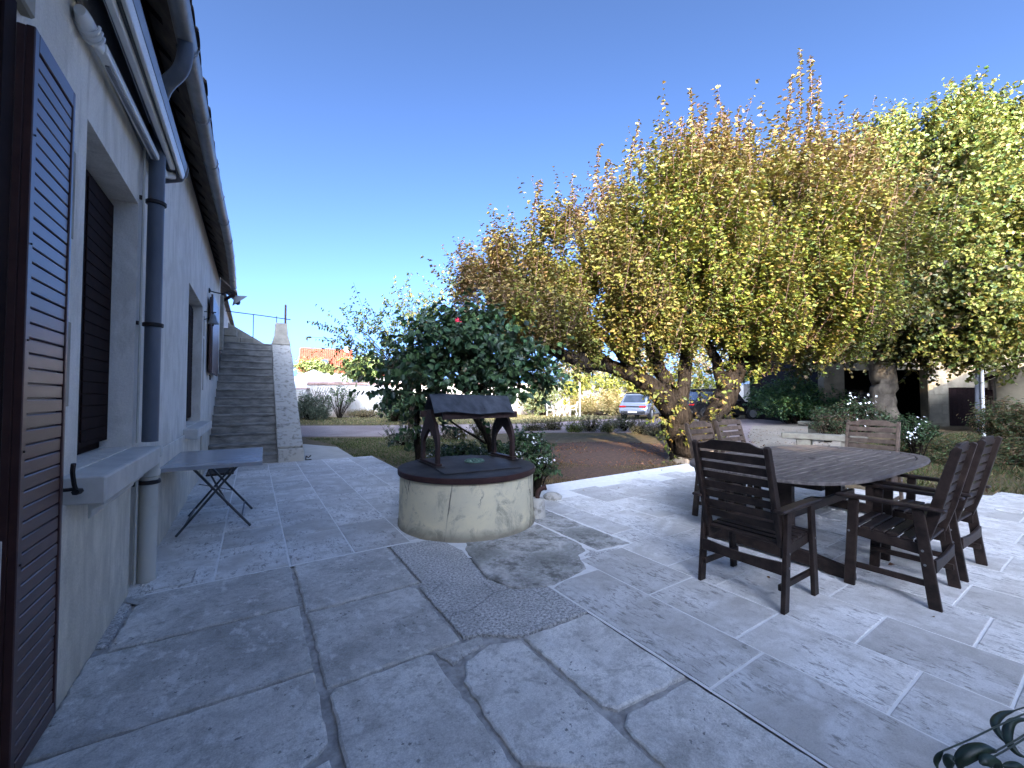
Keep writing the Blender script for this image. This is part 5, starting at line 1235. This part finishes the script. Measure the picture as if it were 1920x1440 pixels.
MB().lathe([(.12,-.03),(.13,.03),(.08,.07),(.0,.08)], (0,0), 10, 0, .12).build('stone', MT['lichen'], r2, smooth='auto')
# ------------------------------------------------------------------ white metal garden set
def scroll_chair(label, loc_, a, par=None):
    o = empty('white_garden_chair', label, 'chair', loc_, a, 'white metal garden chairs')
    m = MB().lathe([(.23,.43),(.24,.44),(.23,.455),(.0,.455)], (0,0), 16).build('seat', MT['whitepaint'], o)
    for x,y in ((.2,.2),(.2,-.2),(-.2,.2),(-.2,-.2)):
        MB().tube(smoothpath([(x*.9,y*.9,.44),(x*1.15,y*1.15,.2),(x*1.1,y*1.1,0)],3), .018, 6).build('leg', MT['whitepaint'], o)
    bk = MB().tube([(-.2-.08*math.sin(PI*j/12), .26*math.cos(PI*j/12), .45+.55*math.sin(PI*j/12)) for j in range(13)], .018, 6).build('backrest', MT['whitepaint'], o)
    for yy in (-.12,.12):
        MB().tube([(-.23+0*j, yy+.10*math.cos(2*PI*j/10), .70+.17*math.sin(2*PI*j/10)) for j in range(11)], .012, 5).build('scroll', MT['whitepaint'], bk)
    for s in (-1,1): MB().tube(smoothpath([(-.22,s*.26,.72),(.05,s*.30,.68),(.2,s*.27,.62),(.2,s*.22,.44)],3), .016, 6).build('arm', MT['whitepaint'], o)
    return o
gc = K(1053,27.6)
scroll_chair('white scrollwork metal chair, left of the round white table', gc-RV*.78, -YAW)
scroll_chair('white scrollwork metal chair, right of the round white table', gc+RV*.78, -YAW+PI)
scroll_chair('white scrollwork metal chair behind the round white table', gc+FV*.75, -YAW-PI/2)
gt = empty('white_garden_table', 'round white metal garden table between the scrollwork chairs', 'table', gc)
MB().lathe([(.42,.70),(.44,.72),(.42,.735),(.0,.735)], (0,0), 20).build('tabletop', MT['whitepaint'], gt)
for k in range(4):
    a = PI/2*k+.4; MB().tube(smoothpath([(.3*math.cos(a),.3*math.sin(a),.71),(.08*math.cos(a),.08*math.sin(a),.4),(.34*math.cos(a),.34*math.sin(a),0)],4), .02, 6).build('leg', MT['whitepaint'], gt)

# ------------------------------------------------------------------ cars
def car(name, label, paint, loc_, a, L_, Wd, Hh, suv=True):
    o = empty(name, label, 'car', loc_, a)
    # stations from rear (x<0) to front
    hw = Wd/2; b0 = .28
    prof = [(-L_/2,.45,.62,.80),(-L_/2+.06,.34,.78,.93),(-L_/2+.25,b0,.95,.98),(-L_/2+.9,b0-.04,1.0,1.0),(-.2,b0-.05,.98,1.0),(.85,b0-.05,.98,1.0),(L_/2-.95,b0-.02,.92,.99),(L_/2-.35,b0,.80,.94),(L_/2-.06,.36,.66,.84),(L_/2,.45,.58,.72)]
    m = MB(); n = 12; vs_ = []
    for (x,zb_,zt,wk) in prof:
        wv = hw*wk; ztt = zt*Hh/1.62
        sec = [(-wv*.80,zb_),(-wv*.97,zb_+.10),(-wv,(zb_+ztt)/2),(-wv*.985,ztt-.06),(-wv*.90,ztt+.0),(-wv*.5,ztt+.035)]
        sec += [(-y,z) for y,z in sec[::-1]]
        vs_ += [(x,y,z) for y,z in sec]
    fs = [tuple(range(n))[::-1], tuple(range((len(prof)-1)*n, len(prof)*n))]
    for i in range(len(prof)-1):
        for j in range(n): fs.append((i*n+j, (i+1)*n+j, (i+1)*n+(j+1)%n, i*n+(j+1)%n))
    m.add(vs_, fs); m.build('body', paint, o, smooth='auto')
    # greenhouse
    bz = .93*Hh/1.62; rz = Hh
    xr0,xr1,xf1,xf0 = -L_/2+.22,-L_/2+.62,.55,L_/2-1.25
    wb_,wt_ = hw*.93,hw*.72
    V = [(xr0,-wb_,bz),(xr0,wb_,bz),(xf0,wb_,bz-.01),(xf0,-wb_,bz-.01),(xr1,-wt_,rz-.05),(xr1,wt_,rz-.05),(xf1,wt_,rz-.04),(xf1,-wt_,rz-.04)]
    MB().add(V, [(0,3,2,1),(4,5,6,7),(0,1,5,4),(2,3,7,6),(1,2,6,5),(3,0,4,7)]).build('cabin', paint, o, bevel=.05, seg=2, smooth='auto')
    MB().box(xr1-.08,xf1+.05,-wt_+.03,wt_-.03,rz-.045,rz).build('roof', MT['black'] if paint is MT['silver'] else paint, o, bevel=.02)
    def lerp(a,b,t): return tuple(a[i]+(b[i]-a[i])*t for i in range(3))
    def panel(name_, a,b,c,d, nrm, m0=.10, m1=.12, mat_='glass', off=.008):
        def q(u,v): return Vector(lerp(lerp(a,b,u), lerp(d,c,u), v))+Vector(nrm)*off
        P_ = [q(m0,m1),q(1-m0,m1),q(1-m0,1-m1),q(m0,1-m1)]; inn_ = [p-Vector(nrm)*.03 for p in P_]
        MB().add(P_+inn_, [(0,1,2,3),(0,4,5,1),(1,5,6,2),(2,6,7,3),(3,7,4,0)]).build(name_, MT[mat_], o)
    nr = Vector((-(rz-bz),0,-(xr0-xr1))).normalized(); nr = Vector((-abs(nr.x),0,abs(nr.z)))
    panel('rear_window', V[1],V[0],V[4],V[5], nr, .08,.16)
    nf = Vector((rz-bz,0,xf0-xf1)).normalized(); panel('windscreen', V[3],V[2],V[6],V[7], nf, .07,.10)
    for s,(a_,b_,c_,d_) in ((1,(V[1],V[2],V[6],V[5])),(-1,(V[0],V[3],V[7],V[4]))):
        ns = Vector((0,s,(wb_-wt_)/(rz-bz))).normalized()
        for (u0,u1) in ((.08,.30),(.32,.60),(.62,.86)):
            def q(u,v): return Vector(lerp(lerp(a_,b_,u), lerp(d_,c_,min(1,max(0,(u-.10)/.80))), v))+ns*.012
            P_ = [q(u0,.10),q(u1,.10),q(u1,.86),q(u0,.86)]; I_ = [p-ns*.03 for p in P_]
            MB().add(P_+I_, [(0,1,2,3) if s<0 else (3,2,1,0),(0,4,5,1),(1,5,6,2),(2,6,7,3),(3,7,4,0)]).build('side_window', MT['glass'], o)
        MB().bar((xr1,s*wt_,rz+.03),(xf1-.1,s*wt_,rz+.03),.03,.03).build('roof_rail', MT['plastic'], o)
    for x in (-L_/2+.80,L_/2-.88):
        for s in (-1,1):
            wl_ = MB().tube([(0,-.11,0),(0,.11,0)], .34, 24).build('wheel', MT['rubber'], o, loc=(x,s*(hw-.11),.34), bevel=.02)
            MB().tube([(0,s*.10,0),(0,s*.118,0)], .225, 18).build('rim', MT['rim'], wl_)
            for k in range(5):
                a_ = 2*PI*k/5; MB().bar((0,s*.120,0),(.20*math.cos(a_),s*.120,.20*math.sin(a_)),.05,.01,(0,1,0)).build('spoke', MT['rim'], wl_)
            MB().tube([(.40*math.cos(PI*j/10), 0, .40*math.sin(PI*j/10)) for j in range(11)], .035, 6).build('wheel_arch', MT['plastic'], o, loc=(x,s*(hw-.02),.33))
    MB().box(-L_/2-.03,-L_/2+.05,-hw*.80,hw*.80,.34,.50).build('rear_bumper', MT['plastic'], o, bevel=.02)
    MB().box(L_/2-.05,L_/2+.03,-hw*.78,hw*.78,.30,.46).build('front_bumper', MT['plastic'], o, bevel=.02)
    zl = .80*Hh/1.62
    for s in (-1,1):
        MB().box(-L_/2-.015,-L_/2+.22,s*hw*.66-.20,s*hw*.66+.20,zl-.06,zl+.03).build('tail_light', MT['redlamp'], o, bevel=.015)
        MB().box(L_/2-.25,L_/2-.02,s*hw*.66-.16,s*hw*.66+.16,.62,.72).build('headlight', MT['rim'], o, bevel=.02)
        MB().box(.45,.60,s*(hw+.05)-.08,s*(hw+.05)+.08,.95*Hh/1.62,1.07*Hh/1.62).build('mirror', paint, o, bevel=.03)
    MB().box(-L_/2-.006,-L_/2+.1,-hw*.45,hw*.45,zl-.05,zl+.02).build('light_bar', MT['plastic'], o, bevel=.01)
    MB().box(-L_/2-.045,-L_/2-.031,-.26,.26,.40,.50).build('number_plate', MT['whitepaint'], o)
    return o
psi = 35*PI/180
# heading turned clockwise from the line of sight
hd = -YAW+PI/2-psi
car('silver_suv', 'silver suv seen from behind, parked at the end of the drive', MT['silver'], K(1206,25.2), hd, 4.15, 1.78, 1.58)
car('black_suv', 'black estate car parked sideways behind the old tree', MT['black'], K(1352,24.8), -YAW+.08, 4.55, 1.85, 1.78)

# ------------------------------------------------------------------ drooping plant at the lower right, hose ring
dp_ = empty('drooping_plant', 'dark arching leaves of a plant at the lower right corner', 'plant', (2.25,-.05,0))
def ribbon(pts_px, w_, F):
    c = [at(px,py,f) for (px,py,f) in pts_px]; c = [Vector(p) for p in smoothpath([tuple(q) for q in c],5)]
    n = len(c); mb = MB(); vs_ = []
    for i,p in enumerate(c):
        d = (c[min(i+1,n-1)]-c[max(i-1,0)]).normalized(); view = (p-Vector((0,0,EYE))).normalized()
        s = d.cross(view).normalized(); t = i/(n-1); ww = w_*(math.sin(PI*min(1,t*.92+.06))**.9)*.72/2
        nn = s.cross(d)*ww*.35
        vs_ += [p-s*ww+nn-dp_.location, p-dp_.location, p+s*ww+nn-dp_.location]
    fs = []
    for i in range(n-1):
        for j in (0,1): a = i*3+j; fs += [(a,a+1,a+4,a+3)]
    o = mb.add(vs_, fs).build('leaf', MT['drooper'], dp_, smooth=True)
    sm = o.modifiers.new('t','SOLIDIFY'); sm.thickness = .0012; return o
md = M_('dark glossy leaf'); md.col(md.mix(md.ramp(md.noise(30), [(.35,0),(.65,1)]), (.008,.02,.012), (.025,.045,.022))); MT['drooper'] = md.done(.4,0,.5)
ribbon([(1900,1333,1.25),(1878,1340,1.24),(1865,1355,1.22),(1872,1375,1.2),(1886,1394,1.18)], .026, 1.2)
ribbon([(1925,1348,1.22),(1900,1352,1.21),(1890,1368,1.2),(1890,1388,1.18),(1905,1410,1.16),(1925,1422,1.15)], .030, 1.2)
ribbon([(1768,1408,1.1),(1760,1418,1.1),(1755,1430,1.1),(1759,1444,1.1)], .016, 1.1)
ribbon([(1868,1408,1.1),(1845,1404,1.1),(1818,1412,1.1),(1800,1428,1.1),(1800,1446,1.1)], .045, 1.1)
ribbon([(1790,1420,1.08),(1780,1422,1.08),(1779,1435,1.08),(1786,1448,1.08)], .03, 1.1)
ribbon([(1838,1432,1.08),(1850,1426,1.08),(1868,1432,1.08),(1868,1450,1.08)], .04, 1.1)
ribbon([(1880,1436,1.08),(1895,1438,1.08),(1912,1438,1.08),(1920,1446,1.08)], .03, 1.1)
stm = MB(); root = Vector((0,0,.02))
for e_ in ((1900,1333,1.25),(1768,1408,1.1),(1868,1408,1.1),(1925,1422,1.15),(1838,1432,1.08)):
    p = at(*e_)-dp_.location; stm.tube(smoothpath([tuple(p),(p.x*.5+.05,p.y*.5,p.z*1.15),(p.x*.1+.05,p.y*.1,.3),tuple(root)],5), .0022, 5)
stm.build('stems', MT['drooper'], dp_)
pot = MB().lathe([(.12,0),(.16,.24),(.175,.25),(.175,.28),(.15,.28),(.14,.25),(.0,.25)], (0,0), 24).build('pot', MT['coping'], dp_, smooth='auto')
hs = empty('hose_loop', 'small loop of grey hose lying on the paving by the right edge', 'hose', (7.72,.86,.010))
MB().tube([(.13*math.cos(a)*(1+.05*math.sin(3*a)), .13*math.sin(a), .003*math.sin(2*a)) for a in [2*PI*j/24 for j in range(25)]], .004, 6, cap=False).build('hose', MT['sill'], hs)
hook = empty('boot_scraper', 'tiny black iron boot scraper beside the stair parapet', 'boot scraper', (1.04,9.80,0))
MB().box(-.06,.06,-.01,.01,0,.02).tube(smoothpath([(-.05,0,.02),(-.04,0,.09),(.0,0,.06),(.05,0,.10)],3), .012, 6).build('scraper', MT['iron'], hook)

# unseen farm buildings behind the viewer, placed to cast the garden's shadows
b1 = empty('low_unseen_barn', 'low unseen barn added behind the viewer to shade the patio', 'barn', (0,-12,0))
MB().box(-12,-3.45,-2,1.6,-.05,5.85).build('wall', MT['wall'], b1)
b2 = empty('large_unseen_barn', 'large unseen barn with hipped roof end, added behind the viewer for its shade', 'barn', (0,-12,0))
MB().box(-3.2,30,-9,1.6,-.05,7.2).build('wall', MT['wall'], b2)
rb = MB(); rb.add([(-3.4,1.8,7.1),(30.2,1.8,7.1),(30.2,-9.2,7.1),(-3.4,-9.2,7.1),(1.6,-1.2,8.9),(30.2,-1.2,8.9)], [(0,1,5,4),(2,3,4,5),(3,0,4),(1,2,5),(3,2,1,0)])
rb.build('roof', MT['oldtile'], b2)
MB().box(.2,3.8,-9,1.7,7.0,9.2).build('shade_gable_wall', MT['wall'], b2)  # unseen storey added under the gable to shade the right-hand crowns
MB().prism([(-.1,9.1),(2,11.2),(4.1,9.1),(4.1,8.9),(-.1,8.9)], 'y', -9.2, 1.9).build('shade_gable_roof', MT['oldtile'], b2)  # unseen gable, sized to cast shade on the right-hand trees
